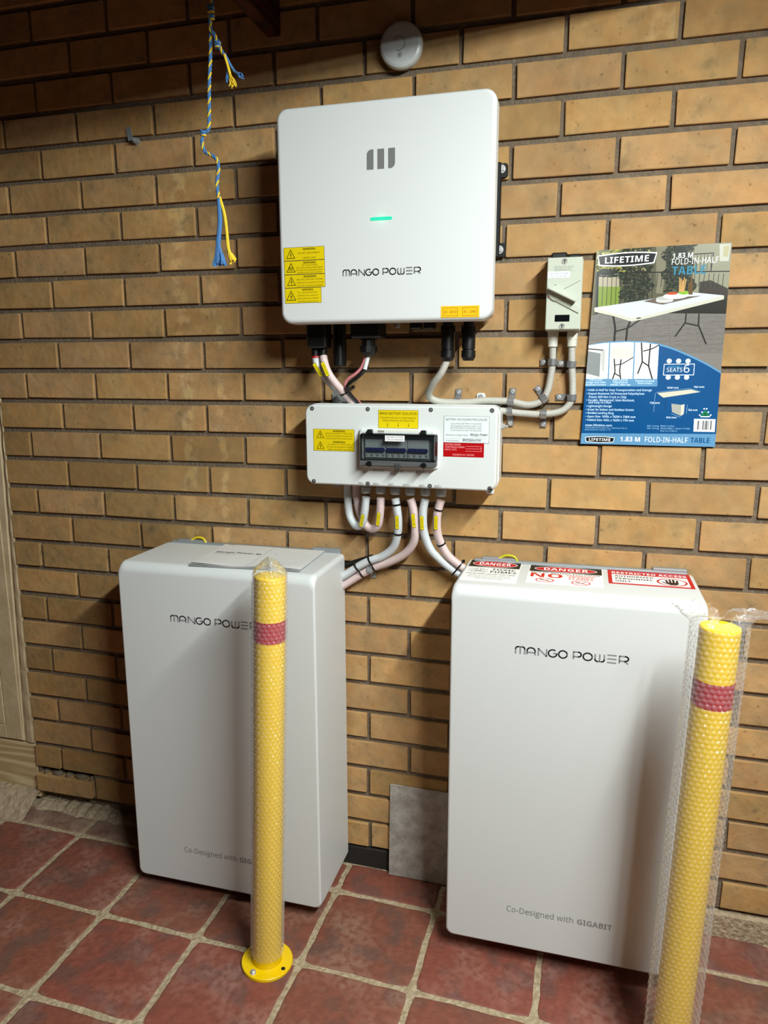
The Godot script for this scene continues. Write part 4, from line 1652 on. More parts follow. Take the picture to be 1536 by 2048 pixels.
func poster_print() -> Image:
	var W := 1000
	var H := 1500
	var im := canvas(W, H, Color(0.5, 0.48, 0.46))
	var r2 := RandomNumberGenerator.new()
	r2.seed = 19
	# the photograph in the upper half: a hedge, a rail fence, paving, a long white folding table
	c_rect(im, 0, 0, W, 640, Color(0.34, 0.33, 0.25))
	c_poly(im, ups([200, 70, 720, 50, 700, 300, 200, 300]), Color(0.6, 0.56, 0.38))
	c_poly(im, ups([215, 300, 420, 300, 420, 430, 215, 430]), Color(0.66, 0.62, 0.53))
	c_poly(im, ups([215, 420, 440, 420, 410, 590, 210, 610]), Color(0.47, 0.55, 0.17))
	c_poly(im, ups([770, 45, 880, 40, 830, 480, 770, 480]), Color(0.49, 0.47, 0.38))
	c_poly(im, ups([1120, 35, 1470, 15, 1440, 460, 1100, 470]), Color(0.56, 0.55, 0.46))
	for k in 420:
		var x := r2.randf_range(205, 520)
		var y := r2.randf_range(55, 300)
		var g := r2.randf()
		c_disc(im, up_(x, y), r2.randf_range(6, 17), r2.randf_range(4, 10), Color(0.2 + 0.55 * g, 0.22 + 0.5 * g, 0.08 + 0.25 * g))
	for s in [[440, 720, 60, 560], [850, 1110, 40, 470], [250, 420, 260, 330]]:
		for k in (900 if s[3] > 400 else 150):
			var y := r2.randf_range(s[2], s[3])
			var x := r2.randf_range(s[0], s[1]) + 28 * sin(y * 0.035)
			var g := r2.randf()
			c_disc(im, up_(x, y), r2.randf_range(5, 15), r2.randf_range(3, 9), Color(0.07 + 0.14 * g * g, 0.09 + 0.17 * g * g, 0.05 + 0.08 * g * g))
	c_poly(im, ups([1170, 375, 1270, 360, 1425, 435, 1420, 520, 1160, 480]), Color(0.22, 0.19, 0.16))
	c_poly(im, ups([790, 560, 1420, 520, 1410, 668, 800, 668]), Color(0.14, 0.13, 0.1))
	c_poly(im, ups([1350, 40, 1450, 35, 1430, 190, 1350, 190]), Color(0.74, 0.74, 0.68))
	c_poly(im, ups([1385, 55, 1440, 52, 1425, 150, 1380, 150]), Color(0.68, 0.66, 0.5))
	# fence
	var iron := Color(0.06, 0.06, 0.055)
	c_path(im, ups([215, 285, 205, 680]), 17, iron)
	c_path(im, ups([215, 300, 1445, 280]), 8, iron)
	c_path(im, ups([1110, 130, 1295, 118, 1270, 280]), 7, iron)
	for k in 27:
		var x := 268.0 + k * 43.0
		c_path(im, ups([x, 300, x - 12, 590 if k < 12 else 420]), 4, iron)
	for k in 5:
		c_path(im, ups([1150 + k * 32, 128, 1140 + k * 32, 282]), 3, iron)
	c_poly(im, ups([100, 75, 200, 75, 160, 700, 60, 720]), Color(0.57, 0.55, 0.44))
	c_poly(im, ups([165, 80, 200, 78, 165, 695, 135, 705]), Color(0.43, 0.41, 0.33))
	# paving
	c_poly(im, ups([50, 740, 210, 670, 800, 660, 1440, 665, 1440, 1030, 50, 1030]), Color(0.47, 0.45, 0.43))
	for k in 900:
		var g := r2.randf_range(-0.05, 0.05)
		var q := up_(r2.randf_range(60, 1380), r2.randf_range(680, 1010))
		c_rect(im, q.x, q.y, r2.randf_range(15, 70), r2.randf_range(2, 5), Color(0.46 + g, 0.445 + g, 0.425 + g))
	for k in 6:
		c_path(im, ups([70, 760 + 50 * k, 1420, 690 + 50 * k]), 2, Color(0.38, 0.36, 0.34))
		c_path(im, ups([260 + 210 * k, 670, 30 + 290 * k, 1020]), 2, Color(0.38, 0.36, 0.34))
	# the table
	var leg := Color(0.14, 0.13, 0.12)
	c_path(im, ups([365, 680, 385, 800, 376, 915]), 15, leg)
	c_path(im, ups([530, 730, 500, 800, 488, 915]), 15, leg)
	c_path(im, ups([385, 830, 500, 800, 620, 722]), 10, leg)
	c_path(im, ups([1050, 650, 1040, 745, 950, 870]), 11, leg)
	c_path(im, ups([1165, 665, 1160, 770, 1228, 940]), 11, leg)
	c_path(im, ups([1040, 750, 1160, 775]), 10, leg)
	c_poly(im, ups([180, 615, 1110, 470, 1390, 497, 1388, 532, 640, 718, 540, 738, 340, 680, 185, 650]), Color(0.8, 0.79, 0.73))
	c_poly(im, ups([185, 612, 1110, 470, 1388, 497, 640, 690, 540, 705, 350, 655]), Color(0.81, 0.83, 0.88))
	c_poly(im, ups([650, 552, 760, 525, 1190, 500, 830, 582]), Color(0.4, 0.35, 0.31))
	for k in 4:
		c_disc(im, up_(850, 545 - 7 * k), 64, 16, Color(0.72, 0.72, 0.7) if k % 2 else Color(0.9, 0.9, 0.89))
	c_disc(im, up_(950, 503), 92, 22, Color(0.9, 0.9, 0.89))
	c_disc(im, up_(920, 480), 42, 10, Color(0.75, 0.28, 0.14))
	c_disc(im, up_(1030, 473), 40, 14, Color(0.52, 0.68, 0.18))
	for k in 5:
		c_path(im, ups([985 + 10 * k, 465, 990 + 14 * k, 340 + 14 * (k % 3)]), 8, Color(0.8, 0.62, 0.35))
	c_poly(im, ups([1070, 490, 1062, 400, 1085, 370, 1090, 335, 1102, 335, 1105, 370, 1112, 400, 1105, 490]), Color(0.38, 0.27, 0.12))
	c_path(im, ups([588, 708, 622, 704]), 8, Color(0.1, 0.1, 0.1))
	# blue lower half under a bright arc
	var curve := [95, 85, 300, 45, 520, 33, 720, 40, 860, 62, 1000, 105, 1150, 170, 1300, 245, 1470, 350]
	var edge := spline_2d(los(curve))
	var below := []
	for p in edge:
		below.append(p + Vector2(0, 15))
	c_poly(im, edge + [Vector2(W + 40, H), Vector2(-40, H)], Color(0.38, 0.58, 0.73))
	c_poly(im, below + [lo_(1420, 975), lo_(50, 965)], Color(0.0, 0.3, 0.52))
	# three small pictures
	c_poly(im, los([60, 90, 300, 55, 520, 45, 720, 50, 850, 72, 830, 412, 60, 412]), Color(0.92, 0.92, 0.91))
	for x in [345, 597]:
		c_path(im, los([x + 10, 40, x - 6, 412]), 9, Color(0.38, 0.58, 0.73))
	c_poly(im, los([60, 412, 835, 412, 832, 488, 60, 488]), Color(0.38, 0.58, 0.73))
	c_poly(im, los([100, 130, 262, 158, 250, 392, 85, 350]), Color(0.53, 0.55, 0.55))
	c_path(im, los([100, 112, 285, 125]), 8, iron)
	c_poly(im, los([265, 130, 312, 125, 295, 340, 275, 335]), Color(0.76, 0.76, 0.74))
	c_poly(im, los([358, 100, 595, 95, 592, 190, 520, 210, 430, 210, 358, 170]), Color(0.85, 0.84, 0.8))
	c_path(im, los([400, 210, 408, 340, 385, 410]), 9, leg)
	c_path(im, los([470, 215, 455, 330, 465, 410]), 9, leg)
	c_path(im, los([410, 275, 480, 262, 590, 198]), 7, leg)
	c_path(im, los([402, 355, 455, 385]), 8, leg)
	c_path(im, los([675, 50, 683, 240, 638, 355]), 10, leg)
	c_path(im, los([765, 60, 745, 280, 780, 408]), 10, leg)
	c_path(im, los([690, 135, 770, 115, 850, 75]), 8, leg)
	c_path(im, los([683, 240, 750, 285]), 9, leg)
	# lettering: text, place (left end, baseline), size, colour, width
	var wh := Color(0.97, 0.97, 0.97)
	var pale := Color(0.86, 0.92, 0.98)
	badge(im, up_(212, 130).x, up_(212, 112).y + 12, 452, 104)
	var t0 := up_(918, 168)
	c_text(im, "1.83 M", t0.x, t0.y, 50, wh, sans_bold, 158, 0)
	t0 = up_(908, 225)
	c_text(im, "FOLD-IN-HALF", t0.x, t0.y, 60, wh, sans, 345, 0)
	t0 = up_(912, 316)
	c_text(im, "TABLE", t0.x, t0.y, 84, Color(0.13, 0.5, 0.62), sans_bold, 252, 0)
	for s in [["Fold-in-Half", 212, 432, 140], ["Design with Stain", 212, 456, 205], ["Resistant Corners", 212, 480, 210], ["High-Density", 462, 432, 155], ["Polyethylene", 462, 456, 150], ["(HDPE) Table Top", 462, 480, 205], ["Powder-Coated", 708, 442, 190], ["Steel Frame", 708, 466, 145]]:
		var q := lo_(s[1], s[2])
		c_text(im, s[0], q.x, q.y, 19, pale, sans_bold, s[3] * 0.747, 1)
	for s in [["• Folds in Half for Easy Transportation and Storage", 118, 535, 665], ["• Impact-Resistant UV-Protected Polyethylene", 118, 571, 590], ["Plastic Will Not Crack or Chip", 140, 606, 385], ["• Durable, Waterproof, Stain Resistant,", 116, 638, 495], ["and Easy to Clean", 138, 661, 235], ["• Lightweight Design", 112, 698, 268], ["• Great for Indoor and Outdoor Events", 110, 733, 492], ["• Welded Locking Ring", 108, 768, 290], ["• Open Size: 1838L x 762W x 736H mm", 106, 803, 512], ["• Folded Size: 943L x 762W x 77H mm", 106, 839, 496], ["www.lifetime.com", 103, 893, 278]]:
		var q := lo_(s[1], s[2])
		c_text(im, s[0], q.x, q.y, 23, pale, sans_bold, s[3] * 0.747, 0)
	for s in [["©2018 Lifetime Products, Inc. - Questions? Call us", 103, 915, 430], ["Actual dimensions may vary +/- 1%", 100, 935, 265], ["NW: 12.4 kg", 728, 898, 118], ["GW: 13.4 kg", 728, 922, 118], ["Made in China", 862, 898, 140], ["Model 80031 - Part# 1177945", 862, 924, 290], ["Item no. 2190213", 860, 948, 165]]:
		var q := lo_(s[1], s[2])
		c_text(im, s[0], q.x, q.y, 15, pale, sans, s[3] * 0.747, 0)
	# seats
	for k in 3:
		for c in [lo_(950 + 92 * k, 232), lo_(940 + 90 * k, 396)]:
			c_disc(im, c, 19, 18, wh)
			c_ring(im, c, 14, 13, 2, Color(0.3, 0.5, 0.65))
	var a := lo_(898, 262)
	var b := lo_(1185, 368)
	for e in [[a.x, a.y, b.x - a.x, 5], [a.x, b.y, b.x - a.x, 5], [a.x, a.y, 5, b.y - a.y], [b.x, a.y, 5, b.y - a.y + 5]]:
		c_rect(im, e[0], e[1], e[2], e[3], wh)
	t0 = lo_(922, 343)
	c_text(im, "SEATS", t0.x, t0.y, 42, wh, sans, 120, 0)
	c_text(im, "comfortably", t0.x + 8, t0.y - 34, 16, Color(0.4, 0.75, 0.85), sans, 95, 0)
	t0 = lo_(1084, 348)
	c_text(im, "6", t0.x, t0.y, 82, wh, sans, 52, 0)
	# sizes and the little tables
	for s in [["1838 mm", 925, 510, 118], ["762 mm", 1188, 502, 105], ["736 mm", 755, 664, 102], ["762 mm", 1132, 737, 95], ["943 mm", 917, 813, 104]]:
		var q := lo_(s[1], s[2])
		c_text(im, s[0], q.x, q.y, 20, wh, sans_bold, s[3] * 0.747, 0)
	c_poly(im, los([830, 555, 1160, 518, 1250, 545, 890, 602]), Color(0.82, 0.8, 0.72))
	c_poly(im, los([970, 662, 1065, 675, 1060, 788, 975, 748]), Color(0.66, 0.66, 0.62))
	c_poly(im, los([1065, 675, 1100, 668, 1090, 770, 1060, 788]), Color(0.82, 0.81, 0.76))
	for l in [[820, 548, 1150, 508], [1150, 508, 1250, 540], [812, 555, 795, 745], [1125, 675, 1115, 765], [968, 765, 1060, 803]]:
		c_path(im, los(l), 2, Color(0.7, 0.8, 0.88))
	for l in [[890, 600, 880, 660], [915, 600, 905, 720], [1165, 575, 1155, 625]]:
		c_path(im, los(l), 3, Color(0.0, 0.2, 0.36))
	# recycling mark and bar code
	c_poly(im, los([1300, 725, 1345, 800, 1245, 800]), Color(0.1, 0.5, 0.32))
	c_poly(im, los([1298, 748, 1322, 788, 1270, 788]), Color(0.03, 0.36, 0.24))
	for p in [[1288, 715], [1312, 715], [1268, 750], [1328, 750], [1245, 780], [1350, 780]]:
		c_disc(im, lo_(p[0], p[1]), 6, 6, wh)
	c_path(im, los([1250, 796, 1340, 796]), 8, wh)
	c_poly(im, los([1190, 817, 1396, 822, 1386, 955, 1182, 950]), wh)
	for k in 44:
		if r2.randf() < 0.62:
			c_path(im, los([1220 + k * 3.25, 838, 1212 + k * 3.25, 930]), 2, Color(0.15, 0.15, 0.15))
	# the strip along the foot
	badge(im, lo_(104, 1000).x, lo_(104, 995).y, 226, 52)
	t0 = lo_(455, 1050)
	c_text(im, "1.83 M", t0.x, t0.y, 50, wh, sans_bold, 158, 0)
	t0 = lo_(700, 1057)
	c_text(im, "FOLD-IN-HALF", t0.x, t0.y, 56, wh, sans, 320, 0)
	t0 = lo_(1152, 1065)
	c_text(im, "TABLE", t0.x, t0.y, 54, Color(0.0, 0.3, 0.52), sans_bold, 142, 0)
	return im


func spline_2d(p: Array) -> Array:
	var cv := Curve2D.new()
	for i in p.size():
		var t := Vector2.ZERO
		if i > 0 and i < p.size() - 1:
			t = (p[i + 1] - p[i - 1]) / 6.0
		cv.add_point(p[i], -t, t)
	var out := []
	for i in 49:
		out.append(cv.sample_baked(cv.get_baked_length() * i / 48.0))
	return out


func manual_print() -> Image:
	var im := canvas(900, 700, Color(0.86, 0.86, 0.85))
	var k := Color(0.12, 0.12, 0.12)
	c_rect(im, 455, 0, 6, 700, Color(0.7, 0.7, 0.69))
	for x in 3:
		c_rect(im, 42 + x * 22, 40, 14, 26, Color(0.7, 0.55, 0.35))
	c_text(im, "Mango Power M", 40, 330, 60, k, sans_bold, 395, 0)
	c_text(im, "Quick Installation Guide", 42, 372, 26, Color(0.5, 0.5, 0.5), sans, 200, 0)
	c_rect(im, 540, 270, 26, 6, k)
	for r in [[600, 250, 210, 2], [600, 250, 2, 230], [808, 250, 2, 230], [600, 480, 210, 2], [500, 520, 380, 2], [520, 560, 300, 2]]:
		c_rect(im, r[0], r[1], r[2], r[3], Color(0.68, 0.68, 0.68))
	return im


func badge(im: Image, x: float, y: float, w: float, h: float):
	var wh := Color(0.97, 0.97, 0.97)
	for s in [[0.0, wh], [9.0, Color(0.05, 0.06, 0.07)]]:
		var d: float = s[0] * h / 104.0
		var p := []
		for k in 9:
			var t := k / 8.0
			p.append(Vector2(lerpf(x + d, x + w - d, t), y + d + h * 0.14 * (1.0 - sin(PI * t))))
		for k in 9:
			var t := 1.0 - k / 8.0
			var inset := w * 0.035
			p.append(Vector2(lerpf(x + d + inset, x + w - d - inset, t), y + h - d - h * 0.1 * (1.0 - sin(PI * t))))
		c_poly(im, p, s[1])
	c_text(im, "LIFETIME", x + w / 2, y + h * 0.74, int(h * 0.62), wh, sans_bold, w * 0.76, 1)


# ------------------------------------------------------------------ bollards
func make_bollards():
	var spots := [[Vector3(0.905, 0.0012, 0.405), Vector3(0.9465, 0.995, 0.405), "yellow bollard in bubble wrap twisted to a point, standing before the left battery"], [Vector3(1.822, -0.0104, 0.468), Vector3(1.850, 0.9843, 0.468), "yellow bollard in a loose open bubble wrap sleeve at the right, nearest to the camera"]]
	for i in 2:
		var s: Array = spots[i]
		var t := thing("bollard", s[2], "bollard", s[0], "wrapped yellow bollards")
		var d: Vector3 = s[1] - s[0]
		t.rotation.z = -atan2(d.x, d.y)
		var H := d.length()
		var st := geo()
		lathe(st, [[0.0, 0.004], [0.062, 0.0], [0.0625, 0.0015], [0.0625, 0.0075], [0.061, 0.009], [0.037, 0.009], [0.0355, 0.011]], Vector3.ZERO, Vector3.UP, 56)
		part("base_plate", done(st), M.bollard, t)
		for k in 4:
			var a := 0.3 + k * PI / 2
			var c := Vector3(cos(a) * 0.051, 0.009, sin(a) * 0.051)
			st = geo()
			if k == 1:
				lathe(st, [[0.0075, 0.0], [0.0075, 0.0015], [0.006, 0.0018], [0.006, 0.006], [0.004, 0.0075], [0.0, 0.0078]], c, Vector3.UP, 14)
				part("anchor_bolt", done(st), M.steel, t)
			else:
				lathe(st, [[0.0052, 0.0], [0.0052, 0.0004], [0.0, 0.0004]], c, Vector3.UP, 14)
				part("bolt_hole", done(st), M.black, t)
		st = geo()
		lathe(st, [[0.0352, 0.0085], [0.0352, H - 0.004], [0.034, H - 0.0012], [0.0315, H], [0.0, H + 0.0005]], Vector3.ZERO, Vector3.UP, 48)
		part("post", done(st), M.bollard, t)
		st = geo()
		lathe(st, [[0.0353, 0.0], [0.0356, 0.0], [0.0356, 0.049], [0.0353, 0.049]], Vector3(0, H - 0.149 + 0.0, 0), Vector3.UP, 48)
		part("reflective_band", done(st), M.band, t)
		part("bubble_wrap", wrap_mesh(i, H), M.film, t).set_meta("label", "clear bubble wrap sleeve")


func wrap_mesh(which: int, H: float) -> ArrayMesh:
	var around := 21 if which == 0 else 25
	var pitch := 0.0112
	var nu := around * 8
	var y0 := 0.034 if which == 0 else 0.05
	var y1 := H + (0.002 if which == 0 else 0.004)
	var extra := 0.036
	var nv := int((y1 - y0) / (pitch * 0.866) * 6.0)
	var ne := 26
	var nz := noise(9.0, 3, 40 + which)
	var verts := PackedVector3Array()
	var idx := PackedInt32Array()
	var seam := Vector2(0.964, -0.265)
	for v in nv + ne + 1:
		var past := maxf(0.0, float(v - nv) / ne)
		var y := lerpf(y0, y1, minf(1.0, float(v) / nv))
		for u in nu:
			var a := TAU * u / nu
			var dir := Vector2(cos(a), sin(a))
			var along := absf(dir.dot(seam))
			var side := dir.dot(seam)
			var r := 0.0378 + 0.001 * nz.get_noise_3d(dir.x, y * 0.5, dir.y)
			if which == 1:
				r = 0.0405 + 0.0105 * pow(along, 3.0) * (1.0 if side < 0 else 0.75) + 0.0025 * nz.get_noise_3d(dir.x * 0.6, y * 0.3, dir.y * 0.6)
			elif v > nv * 0.97:
				r -= 0.0025 * (float(v) / nv - 0.97) / 0.03 if v < nv else 0.0025
			if which == 0 and absf(dir.angle_to(Vector2(-0.2, 0.98))) < 0.035:
				r += 0.0022  # the lapped edge of the sheet
			# bubbles in staggered rows
			var row := (y - y0) / (pitch * 0.866)
			var best := 9.0
			for rr in [floorf(row), floorf(row) + 1.0]:
				var cu: float = float(u) / nu * around + 0.5 * fmod(rr, 2.0)
				var du := absf(cu - roundf(cu)) * TAU * r / around
				var dv: float = (row - rr) * pitch * 0.866
				best = minf(best, du * du + dv * dv)
			var k := 1.0 - best / (0.0047 * 0.0047)
			if k > 0.0 and past == 0.0:
				r += 0.0036 * sqrt(k)
			var p := Vector3(dir.x * r, y, dir.y * r)
			if past > 0.0:
				var cr := nz.get_noise_3d(dir.x * 2.0, past * 0.6, dir.y * 2.0) * 0.016
				if which == 0:
					# gathered and twisted to a crumpled point over the cap
					var q := 0.0385 * (1.0 - past * 0.93) * (1.0 + cr * 26.0 * past + 0.12 * past * sin(a * 9.0 + past * 5.0))
					var tw := a + past * 1.1
					p = Vector3(cos(tw) * q - 0.002 * past, y1 + extra * pow(past, 0.8) + cr * 0.6, sin(tw) * q)
				else:
					# open mouth: folded in over the cap, with two corners that stick out and up
					var ear := smoothstep(0.8, 0.995, along)
					var q2 := r + (0.04 if side < 0 else 0.046) * past * ear - 0.026 * past * (1.0 - ear)
					var wide := smoothstep(0.4, 0.95, along)
					var lift := (0.036 * past * wide if side < 0 else 0.022 * sin(past * 2.4) * wide) + 0.004 * past * (1.0 - ear) + cr * 0.45 * past
					var squeeze := 1.0 - 0.35 * past * ear
					var tang := Vector2(-seam.y, seam.x)
					var flat := seam * dir.dot(seam) + tang * dir.dot(tang) * squeeze
					p = Vector3(flat.x * q2, y1 + lift, flat.y * q2)
			verts.append(p)
	for v in nv + ne:
		for u in nu:
			var w := (u + 1) % nu
			var i := v * nu
			var j := (v + 1) * nu
			idx.append_array([i + u, i + w, j + u, i + w, j + w, j + u])
	var arr := []
	arr.resize(Mesh.ARRAY_MAX)
	arr[Mesh.ARRAY_VERTEX] = verts
	arr[Mesh.ARRAY_INDEX] = idx
	var m := ArrayMesh.new()
	m.add_surface_from_arrays(Mesh.PRIMITIVE_TRIANGLES, arr)
	var st := SurfaceTool.new()
	st.create_from(m, 0)
	st.generate_normals()
	return st.commit()


# ------------------------------------------------------------------ conduits
func corrugated(pts: Array, r: float) -> ArrayMesh:
	var p := spline(pts, 0.00105)
	var rad := []
	for i in p.size():
		rad.append(r if i % 3 != 2 else r * 0.87)
	var st := geo()
	tube(st, p, rad, 14)
	return done(st)


func run_at(pts: Array, f: float) -> Array:
	var p := spline(pts, 0.002)
	var i := clampi(int(f * (p.size() - 1)), 1, p.size() - 2)
	return [p[i], (p[i + 1] - p[i - 1]).normalized()]


func conduit(pts: Array, r: float, m: Material, label: String, group := "", tagged := -1.0, ties := []) -> Node3D:
	var t := thing("conduit", label, "conduit", pts[0], group)
	var local := []
	for p in pts:
		local.append(p - pts[0])
	part("tube", corrugated(local, r), m, t)
	if tagged > 0.0:
		var at := run_at(local, tagged)
		var im := canvas(300, 80, Color(0.95, 0.87, 0.08))
		for e in [[0, 0, 300, 3], [0, 77, 300, 3], [0, 0, 3, 80], [297, 0, 3, 80]]:
			c_rect(im, e[0], e[1], e[2], e[3], INK)
		c_text(im, "BATTERY", 150, 56, 44, INK, sans, 230, 1)
		var o := part("wire_tag", sheet(0.036, 0.0092, 0.0006), printed(im), t)
		var x: Vector3 = -at[1]
		var z := (Vector3(0, 0, 1) - x * x.z).normalized()
		if x.y < 0:
			x = -x
		o.transform = Transform3D(Basis(x, z.cross(x), z), at[0] + z * (r + 0.0004))
		o.set_meta("label", "yellow BATTERY tag")
	for f in ties:
		var at := run_at(local, f)
		part("cable_tie", tie_mesh(at[0], at[1], [[Vector3.ZERO, r]]), M.black_tie, t)
	return t


# a strap closed round one or more circles lying in the plane across d
func tie_mesh(c: Vector3, d: Vector3, rounds: Array, head := 0.0) -> ArrayMesh:
	var z := d.normalized()
	var x := z.cross(Vector3(0, 0, 1)).normalized()
	var y := z.cross(x)
	var pts := PackedVector2Array()
	for k in rounds:
		for i in 28:
			var a := TAU * i / 28
			pts.append(Vector2(k[0].dot(x), k[0].dot(y)) + Vector2(cos(a), sin(a)) * (k[1] + 0.0004))
	var hull2 := Geometry2D.convex_hull(pts)
	var st := geo()
	var mid := Vector2.ZERO
	for p in hull2:
		mid += p / hull2.size()
	for i in hull2.size() - 1:
		var a := hull2[i]
		var b := hull2[i + 1]
		var ao := a + (a - mid).normalized() * 0.0012
		var bo := b + (b - mid).normalized() * 0.0012
		var q := []
		for v in [a, b, bo, ao]:
			q.append(c + x * v.x + y * v.y)
		var w := z * 0.002
		quad(st, q[3] - w, q[2] - w, q[2] + w, q[3] + w)
		quad(st, q[0] + w, q[1] + w, q[1] - w, q[0] - w)
		quad(st, q[3] + w, q[2] + w, q[1] + w, q[0] + w)
		quad(st, q[0] - w, q[1] - w, q[2] - w, q[3] - w)
	if head > 0.0:
		var h := mid + (Vector2(x.dot(Vector3(1, 0.6, 0)), y.dot(Vector3(1, 0.6, 0)))).normalized() * head
		var hp := c + x * h.x + y * h.y
		box(st, hp - Vector3.ONE * 0.0038, hp + Vector3.ONE * 0.0038, 0.001)
	return done(st)


func make_conduits():
	var g := "ribbed battery conduits round the isolator box"
	var P := func(a: Array) -> Array:
		var out := []
		for v in a:
			out.append(Vector3(v[0], v[1], v[2]))
		return out
	# two loops: from behind the box round to its first glands
	conduit(P.call([[1.0055, 1.154, 0.03], [1.0055, 1.11, 0.032], [1.0105, 1.0666, 0.036], [1.0223, 1.0445, 0.042], [1.0375, 1.0365, 0.05], [1.0526, 1.048, 0.058], [1.0615, 1.079, 0.066], [1.0674, 1.118, 0.07]]), 0.0105, M.conduit_white, "grey-white looped conduit ending in the leftmost gland under the isolator box", g, 0.74)
	conduit(P.call([[1.0285, 1.154, 0.03], [1.029, 1.115, 0.03], [1.0372, 1.0745, 0.032], [1.0556, 1.0395, 0.038], [1.0775, 1.0305, 0.048], [1.0955, 1.0455, 0.058], [1.1035, 1.085, 0.066], [1.1058, 1.118, 0.07]]), 0.0105, M.conduit_pink, "pinkish looped conduit ending in the second gland from the left", g, 0.79)
	conduit(P.call([[1.1446, 1.1185, 0.07], [1.1478, 1.098, 0.07], [1.1503, 1.061, 0.064], [1.146, 1.0202, 0.056], [1.1328, 0.9845, 0.046], [1.1031, 0.9575, 0.04], [1.0669, 0.942, 0.037], [1.0365, 0.925, 0.035], [1.007, 0.904, 0.034], [0.978, 0.884, 0.034]]), 0.0107, M.conduit_white, "grey-white conduit curving from the third gland down to the left battery", g, 0.19, [0.055, 0.29])
	conduit(P.call([[1.1833, 1.1185, 0.07], [1.1907, 1.0917, 0.068], [1.194, 1.0316, 0.06], [1.1854, 0.9964, 0.052], [1.1593, 0.9654, 0.044], [1.1208, 0.9421, 0.036], [1.079, 0.9235, 0.03], [1.0423, 0.9015, 0.028], [1.0067, 0.8775, 0.028], [0.978, 0.857, 0.03]]), 0.0107, M.conduit_pink, "pinkish conduit curving from the fourth gland down to the left battery", g, 0.145)
	conduit(P.call([[1.2219, 1.1185, 0.07], [1.2155, 1.0844, 0.068], [1.217, 1.0329, 0.06], [1.2318, 0.9876, 0.05], [1.2579, 0.9575, 0.042], [1.2867, 0.934, 0.038], [1.3039, 0.924, 0.036], [1.335, 0.908, 0.036]]), 0.0107, M.conduit_white, "white conduit curving from the fifth gland down to the right battery", g, 0.22)
	conduit(P.call([[1.2617, 1.1185, 0.07], [1.2521, 1.0806, 0.068], [1.2513, 1.0349, 0.06], [1.2602, 1.001, 0.05], [1.2777, 0.9704, 0.044], [1.3035, 0.949, 0.042], [1.3178, 0.9385, 0.04], [1.345, 0.922, 0.038]]), 0.0107, M.conduit_pink, "pinkish conduit curving from the rightmost gland down to the right battery", g, 0.235, [0.1, 0.5])
	# two from the inverter down behind the isolator box
	var up := "white conduits between the inverter and the isolator box"
	conduit(P.call([[0.9485, 1.4725, 0.1], [0.9515, 1.4469, 0.098], [0.9641, 1.4239, 0.09], [0.9798, 1.4036, 0.08], [0.993, 1.3847, 0.066], [1.003, 1.3644, 0.05], [1.009, 1.3496, 0.038], [1.0105, 1.345, 0.034]]), 0.0092, M.conduit_white, "white conduit from the inverter's left red seal, crossing behind its twin", up, 0.22)
	conduit(P.call([[0.9685, 1.4725, 0.1], [0.977, 1.4467, 0.108], [0.9885, 1.4241, 0.11], [1.0055, 1.4001, 0.105], [1.017, 1.3801, 0.085], [1.0235, 1.364, 0.06], [1.028, 1.3506, 0.042], [1.0285, 1.346, 0.038]]), 0.0098, M.conduit_pink, "white conduit from the inverter's right red seal, in front of its twin", up, 0.22)
	# grey outlet conduits
	var out := "grey conduits between the inverter and the isolator switch"
	conduit(P.call([[1.2792, 1.462, 0.1], [1.2647, 1.431, 0.1], [1.244, 1.4058, 0.09], [1.2287, 1.3848, 0.07], [1.2272, 1.3704, 0.052], [1.2397, 1.3622, 0.038], [1.2603, 1.3586, 0.031], [1.2898, 1.3579, 0.026], [1.3193, 1.3585, 0.024], [1.3544, 1.3625, 0.022], [1.4, 1.3622, 0.021], [1.4212, 1.3609, 0.021], [1.4619, 1.3532, 0.021], [1.4915, 1.3615, 0.021], [1.5064, 1.3836, 0.021], [1.513, 1.4153, 0.022], [1.5165, 1.4546, 0.026], [1.5157, 1.495, 0.032]]), 0.0086, M.conduit_grey, "grey conduit from the inverter's outlet plug to the switch's left socket", out)
	conduit(P.call([[1.396, 1.3388, 0.0255], [1.4098, 1.3375, 0.024], [1.4505, 1.3328, 0.021], [1.4986, 1.3314, 0.021], [1.5417, 1.3395, 0.021], [1.5635, 1.3642, 0.021], [1.5652, 1.3997, 0.021], [1.5611, 1.4466, 0.026], [1.5594, 1.495, 0.032]]), 0.0086, M.conduit_grey, "grey conduit from behind the isolator box to the switch's right socket", out)
	# signal wires
	var wires := thing("signal_cable", "thin pink and black wires from the inverter's middle socket down behind the isolator box", "cable", Vector3(1.0855, 1.47, 0.1))
	for w in [["black_wire", [[1.0845, 1.474, 0.1], [1.0775, 1.4398, 0.105], [1.0611, 1.4201, 0.11], [1.0413, 1.4068, 0.11], [1.0305, 1.3935, 0.105], [1.0345, 1.3762, 0.085], [1.0402, 1.3548, 0.045], [1.041, 1.346, 0.04]], 0.0042, M.black], ["pink_wire", [[1.08, 1.474, 0.1], [1.0672, 1.4438, 0.1], [1.0516, 1.4276, 0.102], [1.0305, 1.413, 0.102], [1.0246, 1.3983, 0.098], [1.0311, 1.3771, 0.075], [1.0419, 1.355, 0.038], [1.043, 1.346, 0.033]], 0.0036, M.pink], ["white_sleeve", [[1.0845, 1.472, 0.1], [1.0815, 1.458, 0.102], [1.0768, 1.438, 0.1055]], 0.0052, M.white]]:
		var q := []
		for v in P.call(w[1]):
			q.append(v - wires.position)
		var st := geo()
		tube(st, spline(q, 0.003), w[2], 10)
		part(w[0], done(st), w[3], wires)
